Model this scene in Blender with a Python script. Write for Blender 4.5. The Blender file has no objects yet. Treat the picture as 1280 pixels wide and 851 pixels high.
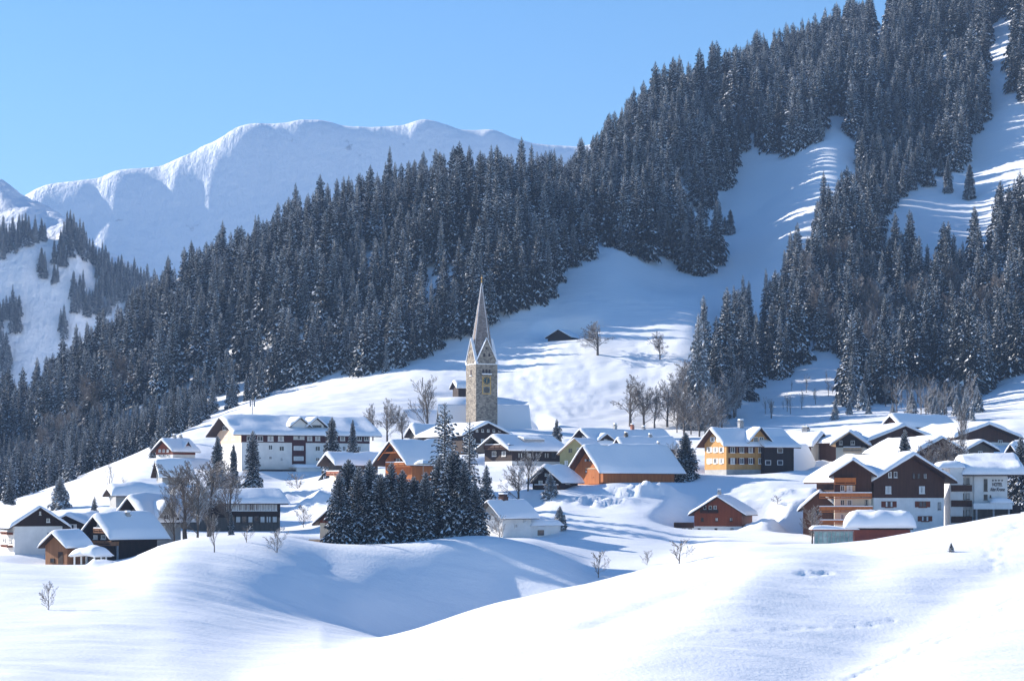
import bpy, math, random
import numpy as np
from mathutils import Vector
random.seed(7); rng = np.random.RandomState(7)
scene = bpy.context.scene
col = scene.collection
R = math.radians
FPX = 2770.0          # focal length in pixels of a 1280 px wide frame
H0 = 620.0            # image row of the true horizon
CX = 640.0

# ------------------------------------------------------------------ camera, sky, sun, exposure
cd = bpy.data.cameras.new('camera'); cam = bpy.data.objects.new('camera', cd); col.objects.link(cam)
cam.location = (0, 0, 0); cam.rotation_euler = (R(90), 0, 0)
cd.sensor_width = 36; cd.lens = FPX / 1280 * 36; cd.shift_y = (H0 - 425.5) / 1280
cd.clip_start = .5; cd.clip_end = 30000
scene.camera = cam
SUN_EL = 22.5
SUN_AZ = 25.0         # degrees behind the left side
sdir = Vector((-math.cos(R(SUN_AZ)) * math.cos(R(SUN_EL)), math.sin(R(SUN_AZ)) * math.cos(R(SUN_EL)), math.sin(R(SUN_EL))))
world = bpy.data.worlds.new('World'); scene.world = world; world.use_nodes = True
wn = world.node_tree; wn.nodes.clear()
sky = wn.nodes.new('ShaderNodeTexSky'); sky.sky_type = 'NISHITA'; sky.sun_disc = False
sky.sun_elevation = R(SUN_EL); sky.sun_rotation = math.atan2(sdir.x, sdir.y)
sky.altitude = 1200; sky.air_density = 1.0; sky.dust_density = 0.5; sky.ozone_density = 3.5
bg = wn.nodes.new('ShaderNodeBackground'); bg.inputs[1].default_value = 0.092
hs = wn.nodes.new('ShaderNodeHueSaturation'); hs.inputs['Saturation'].default_value = 1.2
wo = wn.nodes.new('ShaderNodeOutputWorld')
wn.links.new(sky.outputs[0], hs.inputs['Color']); wn.links.new(hs.outputs[0], bg.inputs[0]); wn.links.new(bg.outputs[0], wo.inputs[0])
sl = bpy.data.lights.new('sun', 'SUN'); sl.energy = 5.0; sl.angle = R(.53); sl.color = (1, .93, .84)
so = bpy.data.objects.new('sun', sl); col.objects.link(so); so.rotation_euler = sdir.to_track_quat('Z', 'Y').to_euler()
scene.view_settings.view_transform = 'Standard'; scene.view_settings.look = 'None'
scene.view_settings.exposure = 1.07; scene.view_settings.gamma = 1
scene.render.engine = 'CYCLES'
scene.cycles.max_bounces = 5; scene.cycles.diffuse_bounces = 3; scene.cycles.glossy_bounces = 2
scene.cycles.transparent_max_bounces = 6; scene.cycles.volume_bounces = 0

# ------------------------------------------------------------------ materials
def newmat(name):
    m = bpy.data.materials.new(name); m.use_nodes = True
    nt = m.node_tree; b = nt.nodes['Principled BSDF']
    return m, nt, b
def ramp(nt, fac, stops):
    r = nt.nodes.new('ShaderNodeValToRGB'); nt.links.new(fac, r.inputs[0])
    el = r.color_ramp.elements
    while len(el) < len(stops): el.new(.5)
    for e, (p, c) in zip(el, stops): e.position = p; e.color = (*c, 1)
    return r.outputs[0]
def coords(nt, scale=(1, 1, 1), kind='Object'):
    t = nt.nodes.new('ShaderNodeTexCoord'); mp = nt.nodes.new('ShaderNodeMapping')
    mp.inputs['Scale'].default_value = scale; nt.links.new(t.outputs[kind], mp.inputs[0])
    return mp.outputs[0]
def noise(nt, vec, scale, detail=4, rough=.55):
    n = nt.nodes.new('ShaderNodeTexNoise'); n.inputs['Scale'].default_value = scale
    n.inputs['Detail'].default_value = detail; n.inputs['Roughness'].default_value = rough
    nt.links.new(vec, n.inputs['Vector']); return n.outputs['Fac']
def bump(nt, b, h, strength, dist):
    bp = nt.nodes.new('ShaderNodeBump'); bp.inputs['Strength'].default_value = strength
    bp.inputs['Distance'].default_value = dist; nt.links.new(h, bp.inputs['Height'])
    nt.links.new(bp.outputs[0], b.inputs['Normal']); return bp
def mottled(name, c0, c1, scale=1.0, stretch=(1, 1, 1), rough=.75, bs=.3, bd=.03, spec=.3):
    m, nt, b = newmat(name); v = coords(nt, stretch)
    n = noise(nt, v, scale)
    nt.links.new(ramp(nt, n, [(.3, c0), (.7, c1)]), b.inputs['Base Color'])
    b.inputs['Roughness'].default_value = rough; b.inputs['Specular IOR Level'].default_value = spec
    if bs: bump(nt, b, n, bs, bd)
    return m
def add(nt, a, b_, wa=1, wb=1):
    m1 = nt.nodes.new('ShaderNodeMath'); m1.operation = 'MULTIPLY'; m1.inputs[1].default_value = wa; nt.links.new(a, m1.inputs[0])
    m2 = nt.nodes.new('ShaderNodeMath'); m2.operation = 'MULTIPLY_ADD'; m2.inputs[1].default_value = wb
    nt.links.new(b_, m2.inputs[0]); nt.links.new(m1.outputs[0], m2.inputs[2]); return m2.outputs[0]

M = {}
m, nt, b = newmat('snow')            # roofs and boughs
b.inputs['Base Color'].default_value = (.88, .89, .92, 1); b.inputs['Roughness'].default_value = .65
b.inputs['Specular IOR Level'].default_value = .2
bump(nt, b, noise(nt, coords(nt), 1.4, 5), .5, .12); M['snow'] = m
m, nt, b = newmat('ground_snow')
b.inputs['Base Color'].default_value = (.88, .89, .92, 1); b.inputs['Roughness'].default_value = .65
b.inputs['Specular IOR Level'].default_value = .2
v = coords(nt, (.35, 1, 1)); h = add(nt, noise(nt, v, .35, 5, .5), noise(nt, coords(nt), 2.2, 4, .6), 1, .25)
bump(nt, b, h, .65, .35); M['ground'] = m
m, nt, b = newmat('far_snow')
b.inputs['Base Color'].default_value = (.88, .89, .92, 1); b.inputs['Roughness'].default_value = .7
v = coords(nt, (1, .25, .25)); rk = noise(nt, coords(nt), .02, 10, .7)
nt.links.new(ramp(nt, rk, [(.64, (.88, .89, .92)), (.70, (.35, .35, .38))]), b.inputs['Base Color'])
bump(nt, b, add(nt, noise(nt, v, .012, 8, .6), noise(nt, coords(nt), .05, 6, .6), 1, .3), .8, 25); M['far'] = m

M['needle'] = mottled('spruce_needles', (.013, .020, .023), (.036, .045, .050), .8, rough=.85, bs=0)
M['frost_needle'] = mottled('frosted_needles', (.10, .115, .125), (.20, .215, .235), 2.0, rough=.8, bs=0)
M['bark'] = mottled('bark', (.05, .04, .035), (.12, .10, .085), 3, (1, 1, .3))
m, nt, b = newmat('frosted_twigs')   # thin snow lies on the upper side of every twig
g = nt.nodes.new('ShaderNodeNewGeometry'); sx = nt.nodes.new('ShaderNodeSeparateXYZ'); nt.links.new(g.outputs['Normal'], sx.inputs[0])
f = add(nt, sx.outputs[2], noise(nt, coords(nt), 1.2, 3), 1, .6)
nt.links.new(ramp(nt, f, [(.45, (.13, .105, .085)), (.62, (.72, .73, .76))]), b.inputs['Base Color'])
b.inputs['Roughness'].default_value = .85; M['twig'] = m
m, nt, b = newmat('bare_twigs')
g = nt.nodes.new('ShaderNodeNewGeometry'); sx = nt.nodes.new('ShaderNodeSeparateXYZ'); nt.links.new(g.outputs['Normal'], sx.inputs[0])
f = add(nt, sx.outputs[2], noise(nt, coords(nt), 1.2, 3), 1, .6)
nt.links.new(ramp(nt, f, [(.6, (.17, .14, .12)), (.85, (.66, .66, .68))]), b.inputs['Base Color'])
b.inputs['Roughness'].default_value = .85; M['bare'] = m

def wood(name, c0, c1):
    m, nt, b = newmat(name)
    v = coords(nt, (1, 1, .12)); n = noise(nt, v, 2.2, 5, .6)
    w = nt.nodes.new('ShaderNodeTexWave'); w.wave_type = 'BANDS'; w.bands_direction = 'DIAGONAL'
    w.inputs['Scale'].default_value = 2.3; w.inputs['Distortion'].default_value = .6; nt.links.new(coords(nt, (1, 1, 0)), w.inputs['Vector'])
    f = add(nt, n, w.outputs['Fac'], .88, .12)
    nt.links.new(ramp(nt, f, [(.25, c0), (.8, c1)]), b.inputs['Base Color'])
    b.inputs['Roughness'].default_value = .7; b.inputs['Specular IOR Level'].default_value = .25
    bump(nt, b, f, .4, .03); return m
M['dark_wood'] = wood('dark_wood', (.018, .009, .007), (.042, .021, .016))
M['brown_wood'] = wood('brown_wood', (.045, .017, .009), (.095, .038, .020))
M['red_wood'] = wood('red_wood', (.13, .030, .012), (.23, .058, .022))
M['orange_wood'] = wood('orange_wood', (.34, .095, .020), (.54, .18, .045))
M['log_wood'] = wood('log_wood', (.16, .065, .028), (.32, .15, .07))
M['pale_wood'] = wood('pale_wood', (.45, .30, .18), (.62, .45, .30))
M['shingle'] = wood('shingle', (.40, .20, .055), (.60, .33, .11))
M['grey_wood'] = wood('grey_wood', (.06, .052, .045), (.13, .115, .10))
M['plaster'] = mottled('plaster', (.66, .65, .63), (.80, .78, .75), .6, bs=.2)
M['cream'] = mottled('cream_plaster', (.68, .62, .50), (.80, .74, .62), .6, bs=.2)
M['peach'] = mottled('peach_plaster', (.60, .42, .30), (.72, .52, .38), .6, bs=.2)
M['khaki'] = mottled('khaki_plaster', (.27, .25, .12), (.36, .33, .17), .7, bs=.2)
M['grey'] = mottled('grey_plaster', (.30, .30, .30), (.42, .42, .41), .7, bs=.2)
M['maroon'] = wood('maroon_wood', (.045, .010, .011), (.085, .020, .019))
M['red_panel'] = mottled('red_panel', (.16, .035, .022), (.24, .06, .035), .7, bs=.1)
M['metal'] = mottled('metal', (.22, .22, .23), (.34, .34, .35), 3, bs=.1, rough=.4)
M['white'] = mottled('white_paint', (.74, .74, .73), (.82, .82, .81), 2, bs=.1)
M['curtain'] = mottled('curtain', (.45, .45, .44), (.75, .75, .73), 2.5, (3, 3, .3), bs=.1)
M['gold'] = mottled('gold_paint', (.50, .28, .05), (.65, .40, .10), 3, bs=.1, rough=.4)
M['terracotta'] = mottled('terracotta', (.30, .10, .06), (.42, .16, .09), 3)
M['letter'] = mottled('sign_letters', (.03, .02, .02), (.05, .03, .03), 2, bs=0)
M['blue_glaze'] = mottled('dial_blue', (.02, .05, .06), (.03, .08, .09), 2, bs=0)
M['fresco'] = mottled('fresco', (.16, .18, .17), (.26, .27, .24), 1.5, bs=0)
m, nt, b = newmat('window_glass')
nt.links.new(ramp(nt, noise(nt, coords(nt), .9, 2), [(.35, (.012, .015, .022)), (.75, (.06, .07, .09))]), b.inputs['Base Color'])
b.inputs['Roughness'].default_value = .12; b.inputs['Specular IOR Level'].default_value = .35; M['glass'] = m
m, nt, b = newmat('green_glass')
nt.links.new(ramp(nt, noise(nt, coords(nt), .9, 2), [(.35, (.10, .22, .22)), (.7, (.30, .45, .44))]), b.inputs['Base Color'])
b.inputs['Roughness'].default_value = .1; M['green_glass'] = m
def stone(name, pal, scale):
    m, nt, b = newmat(name); br = nt.nodes.new('ShaderNodeTexVoronoi'); br.inputs['Scale'].default_value = scale
    nt.links.new(coords(nt, (1, 1, 1.7)), br.inputs['Vector'])
    sp = nt.nodes.new('ShaderNodeSeparateXYZ'); nt.links.new(br.outputs['Color'], sp.inputs[0])
    f = add(nt, sp.outputs[0], noise(nt, coords(nt), .5, 6, .65), .55, .5)
    nt.links.new(ramp(nt, f, pal), b.inputs['Base Color']); b.inputs['Roughness'].default_value = .9
    bump(nt, b, add(nt, br.outputs['Distance'], f, -1, .5), .6, .12); return m
M['stone'] = stone('rubble_stone', [(.2, (.11, .092, .075)), (.5, (.235, .20, .16)), (.85, (.37, .32, .255))], 1.9)
M['spire'] = stone('spire_shingles', [(.2, (.10, .085, .08)), (.5, (.20, .16, .14)), (.9, (.34, .30, .29))], 2.4)

# ------------------------------------------------------------------ helpers
def tag(o, label=None, cat=None, group=None, kind=None):
    if label: o['label'] = label
    if cat: o['category'] = cat
    if group: o['group'] = group
    if kind: o['kind'] = kind
    return o
def empty(name, loc=(0, 0, 0), rz=0):
    o = bpy.data.objects.new(name, None); o.empty_display_size = .5; col.objects.link(o)
    o.location = loc; o.rotation_euler = (0, 0, rz); return o
class MB:
    def __init__(s): s.v = []; s.f = []; s.m = []
    def poly(s, pts, mi=0):
        k = len(s.v); s.v += [tuple(p) for p in pts]; s.f.append(tuple(range(k, k + len(pts)))); s.m.append(mi)
    def box(s, a, b_, mi=0):
        (x0, y0, z0), (x1, y1, z1) = a, b_
        if x0 > x1: x0, x1 = x1, x0
        if y0 > y1: y0, y1 = y1, y0
        if z0 > z1: z0, z1 = z1, z0
        k = len(s.v)
        s.v += [(x0, y0, z0), (x1, y0, z0), (x1, y1, z0), (x0, y1, z0), (x0, y0, z1), (x1, y0, z1), (x1, y1, z1), (x0, y1, z1)]
        for q in ((0, 3, 2, 1), (4, 5, 6, 7), (0, 1, 5, 4), (1, 2, 6, 5), (2, 3, 7, 6), (3, 0, 4, 7)):
            s.f.append(tuple(k + i for i in q)); s.m.append(mi)
    def prism(s, prof, y0, y1, mi=0, axis='y'):
        """closed profile of (x,z) points, counter clockwise seen from -y, extruded along y"""
        n = len(prof); k = len(s.v)
        if axis == 'y':
            s.v += [(x, y0, z) for x, z in prof] + [(x, y1, z) for x, z in prof]
        else:
            s.v += [(y0, x, z) for x, z in prof] + [(y1, x, z) for x, z in prof]
        A = tuple(range(k, k + n)); B = tuple(range(k + 2 * n - 1, k + n - 1, -1))
        fl = axis != 'y'
        def ad(t): s.f.append(tuple(reversed(t)) if fl else t); s.m.append(mi)
        ad(A); ad(B)
        for i in range(n):
            j = (i + 1) % n; ad((k + i, k + n + i, k + n + j, k + j))
    def tube(s, p0, p1, r0, r1, n=4, mi=0, cap=True):
        p0 = Vector(p0); p1 = Vector(p1); d = (p1 - p0)
        if d.length < 1e-6: return
        d.normalize(); a = d.cross(Vector((0, 0, 1)))
        if a.length < 1e-3: a = Vector((1, 0, 0))
        a.normalize(); c = d.cross(a); k = len(s.v)
        for p, r in ((p0, r0), (p1, r1)):
            for i in range(n):
                t = 2 * math.pi * i / n; q = p + a * (math.cos(t) * r) + c * (math.sin(t) * r); s.v.append((q.x, q.y, q.z))
        for i in range(n):
            j = (i + 1) % n; s.f.append((k + i, k + j, k + n + j, k + n + i)); s.m.append(mi)
        if cap: s.f.append(tuple(range(k + n - 1, k - 1, -1))); s.m.append(mi); s.f.append(tuple(range(k + n, k + 2 * n))); s.m.append(mi)
    def build(s, name, mats, parent=None, smooth=False):
        me = bpy.data.meshes.new(name); me.from_pydata(s.v, [], s.f)
        if not isinstance(mats, (list, tuple)): mats = [mats]
        for q in mats: me.materials.append(q)
        me.polygons.foreach_set('material_index', s.m)
        if smooth: me.polygons.foreach_set('use_smooth', [True] * len(s.f))
        me.update()
        o = bpy.data.objects.new(name, me); col.objects.link(o)
        if parent: o.parent = parent
        return o
def hsh(i, j, seed):
    n = (i.astype(np.int64) * 374761393 + j.astype(np.int64) * 668265263 + seed * 1274126177) & 0x7fffffff
    n = ((n ^ (n >> 13)) * 1274126177) & 0x7fffffff
    return ((n ^ (n >> 16)) & 0xffff) / 65535.0
def vnoise(x, y, seed=0):
    x = np.asarray(x, float); y = np.asarray(y, float)
    i = np.floor(x); j = np.floor(y); fx = x - i; fy = y - j
    fx = fx * fx * (3 - 2 * fx); fy = fy * fy * (3 - 2 * fy)
    a = hsh(i, j, seed); b_ = hsh(i + 1, j, seed); c = hsh(i, j + 1, seed); d = hsh(i + 1, j + 1, seed)
    return (a * (1 - fx) + b_ * fx) * (1 - fy) + (c * (1 - fx) + d * fx) * fy - .5
def fbm(x, y, sc, octv=4, seed=0, gain=.5):
    t = 0; a = 1
    for o in range(octv):
        t = t + a * vnoise(x / sc + 17.3 * o, y / sc - 9.1 * o, seed + o); a *= gain; sc /= 2.03
    return t
def pchip(xs, ys, x):
    xs = np.asarray(xs, float); ys = np.asarray(ys, float); h = np.diff(xs); d = np.diff(ys) / h
    m = np.zeros(len(xs)); m[0] = d[0]; m[-1] = d[-1]
    for i in range(1, len(xs) - 1):
        if d[i - 1] * d[i] > 0:
            w1 = 2 * h[i] + h[i - 1]; w2 = h[i] + 2 * h[i - 1]; m[i] = (w1 + w2) / (w1 / d[i - 1] + w2 / d[i])
    x = np.clip(x, xs[0], xs[-1]); k = np.clip(np.searchsorted(xs, x) - 1, 0, len(h) - 1)
    t = (x - xs[k]) / h[k]; t2 = t * t; t3 = t2 * t
    return (2 * t3 - 3 * t2 + 1) * ys[k] + (t3 - 2 * t2 + t) * h[k] * m[k] + (-2 * t3 + 3 * t2) * ys[k + 1] + (t3 - t2) * h[k] * m[k + 1]
def zof(py, Y): return (H0 - py) / FPX * Y
def xof(px, Y): return (px - CX) / FPX * Y
# ------------------------------------------------------------------ the ground
# every knot is a line running across the valley: (px, distance, image row of that point of the ground)
KN = [
 [(-900, 3, 2300), (2200, 3, 2300)],
 [(-900, 70, 1134), (2200, 70, 1134)],
 [(-900, 150, 900), (0, 150, 885), (280, 150, 905), (640, 150, 900), (1280, 150, 880), (2200, 150, 860)],
 [(-900, 200, 850), (0, 200, 842), (200, 200, 852), (280, 205, 851), (340, 217, 836), (400, 230, 819), (460, 243, 803), (640, 258, 750), (740, 262, 727), (840, 268, 702), (940, 275, 683), (1000, 280, 682), (1065, 285, 680), (1150, 290, 666), (1280, 300, 643), (1700, 320, 600), (2200, 330, 560)],
 [(-900, 260, 790), (0, 260, 768), (200, 266, 760), (280, 275, 763), (350, 284, 770), (430, 294, 782), (520, 305, 800), (640, 314, 784), (700, 311, 784), (740, 306, 784), (790, 310, 762), (840, 312, 728), (950, 318, 688), (1100, 325, 684), (1280, 335, 668), (1700, 355, 620), (2200, 365, 580)],
 [(-900, 310, 740), (0, 318, 703), (100, 318, 705), (160, 322, 694), (200, 326, 680), (240, 330, 671), (330, 332, 668), (420, 330, 680), (500, 332, 676), (600, 336, 668), (660, 337, 679), (700, 336, 696), (740, 334, 716), (800, 336, 714), (900, 345, 690), (1000, 350, 680), (1100, 350, 680), (1280, 360, 662), (1700, 380, 610), (2200, 390, 570)],
 [(-900, 335, 730), (0, 345, 692), (150, 348, 684), (240, 356, 672), (330, 358, 670), (420, 356, 682), (500, 360, 688), (600, 362, 676), (650, 362, 674), (700, 358, 686), (760, 354, 700), (850, 368, 688), (900, 378, 675), (1000, 374, 676), (1280, 384, 652), (1700, 400, 600), (2200, 410, 560)],
 [(-900, 400, 690), (0, 400, 652), (150, 400, 638), (300, 405, 655), (370, 405, 655), (450, 405, 640), (600, 405, 655), (700, 405, 640), (780, 405, 640), (895, 405, 650), (1000, 405, 640), (1100, 405, 655), (1280, 410, 640), (1700, 425, 590), (2200, 430, 550)],
 [(-900, 450, 680), (0, 450, 636), (100, 452, 620), (170, 455, 600), (300, 460, 605), (360, 450, 618), (450, 445, 600), (600, 450, 596), (700, 438, 602), (800, 436, 598), (900, 449, 592), (1000, 450, 588), (1100, 440, 602), (1280, 440, 622), (1700, 455, 570), (2200, 460, 530)],
 [(-900, 520, 670), (0, 520, 629), (100, 520, 606), (200, 520, 575), (300, 525, 588), (400, 525, 585), (500, 520, 570), (600, 520, 562), (800, 520, 562), (1000, 520, 558), (1100, 500, 556), (1280, 500, 560), (1700, 500, 520), (2200, 505, 490)],
 [(-900, 600, 665), (0, 600, 624), (60, 602, 608), (150, 606, 575), (250, 612, 530), (350, 612, 510), (480, 605, 515), (600, 605, 532), (700, 600, 538), (800, 600, 540), (870, 600, 538), (1000, 600, 530), (1100, 580, 528), (1200, 570, 524), (1280, 555, 525), (1700, 555, 480), (2200, 555, 450)],
 [(-900, 660, 655), (0, 660, 620), (80, 665, 590), (200, 680, 548), (300, 690, 508), (400, 690, 480), (500, 690, 458), (600, 690, 440), (680, 690, 425), (740, 690, 415), (800, 690, 408), (860, 690, 400), (950, 660, 480), (1050, 655, 472), (1120, 655, 480), (1200, 645, 490), (1280, 630, 480), (1700, 625, 400), (2200, 620, 350)],
 [(-900, 760, 610), (0, 760, 580), (100, 760, 530), (200, 765, 465), (300, 770, 408), (400, 775, 345), (500, 775, 298), (580, 775, 278), (650, 772, 286), (700, 772, 318), (760, 770, 315), (860, 770, 350), (930, 770, 352), (1000, 760, 330), (1100, 755, 340), (1200, 750, 345), (1280, 745, 330), (1700, 740, 200), (2200, 740, 100)],
 [(-900, 860, 600), (0, 860, 545), (100, 850, 483), (200, 845, 408), (300, 845, 352), (400, 845, 308), (460, 845, 284), (560, 850, 268), (640, 855, 266), (700, 860, 268), (760, 865, 226), (830, 868, 190), (900, 870, 236), (960, 870, 226), (1040, 865, 190), (1100, 862, 215), (1200, 860, 210), (1280, 860, 180), (1700, 860, 20), (2200, 860, -100)],
 [(-900, 920, 620), (0, 920, 585), (200, 905, 450), (400, 905, 350), (560, 912, 310), (700, 922, 290), (760, 935, 222), (850, 955, 140), (950, 965, 120), (1040, 965, 110), (1100, 965, 110), (1200, 970, 80), (1280, 970, 40), (1700, 980, -150), (2200, 980, -300)],
 [(-900, 1020, 640), (0, 1020, 600), (200, 1010, 520), (400, 1010, 430), (560, 1020, 400), (700, 1030, 340), (760, 1040, 275), (850, 1060, 200), (950, 1080, 118), (1040, 1110, 78), (1100, 1130, 44), (1200, 1160, -30), (1280, 1170, -100), (1700, 1180, -400), (2200, 1180, -500)],
 [(-900, 1300, 660), (0, 1300, 655), (560, 1300, 600), (850, 1300, 450), (1100, 1300, 200), (1280, 1320, -50), (1700, 1320, -300), (2200, 1320, -450)],
 [(-900, 2000, 650), (560, 2000, 640), (1280, 2000, 500), (2200, 2000, 400)],
 [(-900, 7000, 640), (2200, 7000, 640)],
]
PXS = np.arange(-900, 2201, 4.0)
YS = np.concatenate([np.linspace(3, 140, 30)[:-1], np.arange(140, 320, .9), np.arange(320, 480, 1.5), np.arange(480, 560, 2.2), np.arange(560, 720, 1.3), np.arange(720, 1200, 5), np.linspace(1200, 2000, 20)[:-1], np.linspace(2000, 7000, 12)])
kY = np.zeros((len(KN), len(PXS))); kZ = np.zeros_like(kY)
for i, k in enumerate(KN):
    p = [a[0] for a in k]
    kY[i] = pchip(p, [a[1] for a in k], PXS); kZ[i] = (H0 - pchip(p, [a[2] for a in k], PXS)) / FPX * kY[i]
# soften the lines sideways a little
ker = np.hanning(13); ker /= ker.sum()
for i in range(len(KN)):
    for A in (kY, kZ):
        A[i] = np.convolve(np.pad(A[i], 6, 'edge'), ker, 'valid')
GZ = np.zeros((len(YS), len(PXS)))
for c in range(len(PXS)): GZ[:, c] = pchip(kY[:, c], kZ[:, c], YS)
GX = (PXS[None, :] - CX) / FPX * YS[:, None]; GY = np.repeat(YS[:, None], len(PXS), 1)
def sst(a, b_, x): t = np.clip((x - a) / (b_ - a), 0, 1); return t * t * (3 - 2 * t)
amp = .22 + .6 * sst(380, 560, GY) + 1.3 * sst(620, 800, GY)
GZ += fbm(GX, GY, 26, 4, 3) * amp * (.6 + .4 * sst(150, 300, GY))
GZ += (fbm(GX * .5 + GY * .4, GY * 1.4, 9, 3, 11)) * .35 * sst(360, 430, GY)
GZ += (fbm(GX * .9 + GY * .25, GY * .8 - GX * .3, 5.5, 3, 53)) * .3 * sst(540, 610, GY) * (1 - sst(1200, 1400, GY))
GZ += (fbm(GX, GY * .6, 7, 3, 59)) * .35 * sst(380, 410, GY) * (1 - sst(560, 600, GY))
# wind ripples and hollows on the two foreground hills
GZ += fbm(GX * .8, GY * .35, 14, 3, 29) * (.34 + .42 * sst(300, 900, (GX / np.maximum(GY, 1)) * FPX + CX) * sst(190, 230, GY)) * (1 - sst(330, 360, GY)) * sst(140, 200, GY)
GZ += fbm(GX * .35 + GY * .1, GY * 1.0, 4.2, 3, 41) * .30 * (1 - sst(320, 345, GY)) * sst(140, 180, GY)
FIX = []     # (x, y, z, flat radius, blend width): building plots
def plot(x, y, z, r, w=10): FIX.append((x, y, z, r, w))
def plotbox(h): FIX.append(h)
def gidx(x, y):
    v = np.interp(y, YS, np.arange(len(YS))); px = x / y * FPX + CX; u = (px - PXS[0]) / 4.0
    return v, u
def ground(x, y):
    v, u = gidx(np.asarray(x, float), np.asarray(y, float))
    i = np.clip(np.floor(v).astype(int), 0, len(YS) - 2); j = np.clip(np.floor(u).astype(int), 0, len(PXS) - 2)
    a = v - i; b_ = np.clip(u - j, 0, 1)
    return (GZ[i, j] * (1 - a) + GZ[i + 1, j] * a) * (1 - b_) + (GZ[i, j + 1] * (1 - a) + GZ[i + 1, j + 1] * a) * b_
def apply_plots():
    global GZ
    num = np.zeros_like(GZ); den = np.zeros_like(GZ); mx = np.zeros_like(GZ)
    for h in FIX:
        dx = GX - h.O.x; dy = GY - h.O.y; z = h.O.z
        u = np.abs(dx * h.xd.x + dy * h.xd.y) - h.w / 2; v = np.abs(dx * h.yd.x + dy * h.yd.y - h.l / 2) - h.l / 2
        d = np.hypot(np.maximum(u, 0), np.maximum(v, 0)); wt = 1 - sst(1.2, 9, d); wt2 = wt / (1 + d * .3)
        num += wt2 * z; den += wt2; mx = np.maximum(mx, wt)
    t = num / np.maximum(den, 1e-9); GZ = np.where(den > 0, GZ * (1 - mx) + t * mx, GZ)
def hit(px, py, y0=110., y1=1200.):
    """where the line of sight of an image point first meets the ground"""
    Y = np.arange(y0, y1, .5); g = ground(xof(px, Y), Y); z = zof(py, Y)
    k = np.nonzero(g >= z)[0]
    if len(k) == 0: return None
    Y = Y[k[0]]; return Vector((xof(px, Y), Y, float(ground(xof(px, Y), Y))))
def mound(px, Y, rx, ry, h, rough=.3):
    global GZ
    x, y = xof(px, Y), Y; d = np.hypot((GX - x) / rx, (GY - y) / ry)
    GZ = GZ + np.clip(1 - d * d, 0, 1) ** 1.5 * (h + rough * 2.2 * fbm(GX, GY, 1.6, 3, int(px) % 50))
def ski_tracks():
    """wavy ski tracks down the meadow beside the church"""
    global GZ
    r0 = np.searchsorted(YS, 560); r1 = np.searchsorted(YS, 760); gx = GX[r0:r1]; gy = GY[r0:r1]; acc = np.zeros_like(gx); r = random.Random(3)
    for k in range(26):
        xa = 632 + k * 5.2 + r.uniform(-3, 3) + (60 if k > 18 else 0); xb = xa + r.uniform(10, 50); ph = r.uniform(0, 6); n = 16; P = []
        ya = r.uniform(425, 455); yb = r.uniform(495, 525)
        for i in range(n):
            t = i / (n - 1); p = hit(xa + (xb - xa) * t + 4.5 * math.sin(ph + t * 17), ya + (yb - ya) * t, 560, 760)
            if p is not None: P.append(p)
        for p, q in zip(P[:-1], P[1:]):
            dx, dy = q.x - p.x, q.y - p.y; L2 = dx * dx + dy * dy + 1e-6
            t = np.clip(((gx - p.x) * dx + (gy - p.y) * dy) / L2, 0, 1); d = np.hypot(gx - p.x - t * dx, gy - p.y - t * dy)
            acc = np.maximum(acc, np.clip(1 - d / 1.1, 0, 1))
    GZ[r0:r1] -= .2 * acc
def swale(pts, wd, dp, y0=150, y1=420):
    global GZ
    P = [hit(a, b_, y0, y1) for a, b_ in pts]; P = [p for p in P if p is not None]; D = np.full(GZ.shape, 1e9)
    for p, q in zip(P[:-1], P[1:]):
        dx, dy = q.x - p.x, q.y - p.y; L2 = dx * dx + dy * dy + 1e-6
        t = np.clip(((GX - p.x) * dx + (GY - p.y) * dy) / L2, 0, 1); D = np.minimum(D, np.hypot(GX - p.x - t * dx, GY - p.y - t * dy))
    GZ = GZ + dp * np.exp(-(D / wd) ** 2)
def trample():
    """trodden and skied strips: shallow rough grooves in the snow"""
    global GZ
    for pts, wd, dp in (([(1292, 735), (1240, 762), (1180, 792), (1120, 822), (1060, 851)], .38, .26), ([(1292, 741), (1240, 769), (1180, 799), (1120, 831), (1085, 851)], .38, .22), ([(1280, 655), (1262, 665), (1250, 680), (1243, 700), (1235, 715)], 1.5, .2), ([(850, 793), (960, 788), (1060, 784), (1120, 775)], .35, .2), ([(1008, 717), (1036, 715)], 1.0, .45)):
        P = [hit(a, b_, 150, 420) for a, b_ in pts]; P = [p for p in P if p is not None]
        for p, q in zip(P[:-1], P[1:]):
            dx, dy = q.x - p.x, q.y - p.y; L2 = dx * dx + dy * dy + 1e-6
            t = np.clip(((GX - p.x) * dx + (GY - p.y) * dy) / L2, 0, 1); d = np.hypot(GX - p.x - t * dx, GY - p.y - t * dy)
            w_ = np.clip(1 - d / (wd * 1.6), 0, 1) * (GY > 140) * ((t > 0) | (p is P[0])) * (t < 1)
            GZ = GZ - dp * w_ * (.55 + 1.3 * vnoise(GX * 1.7, GY * .9, 71))
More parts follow.
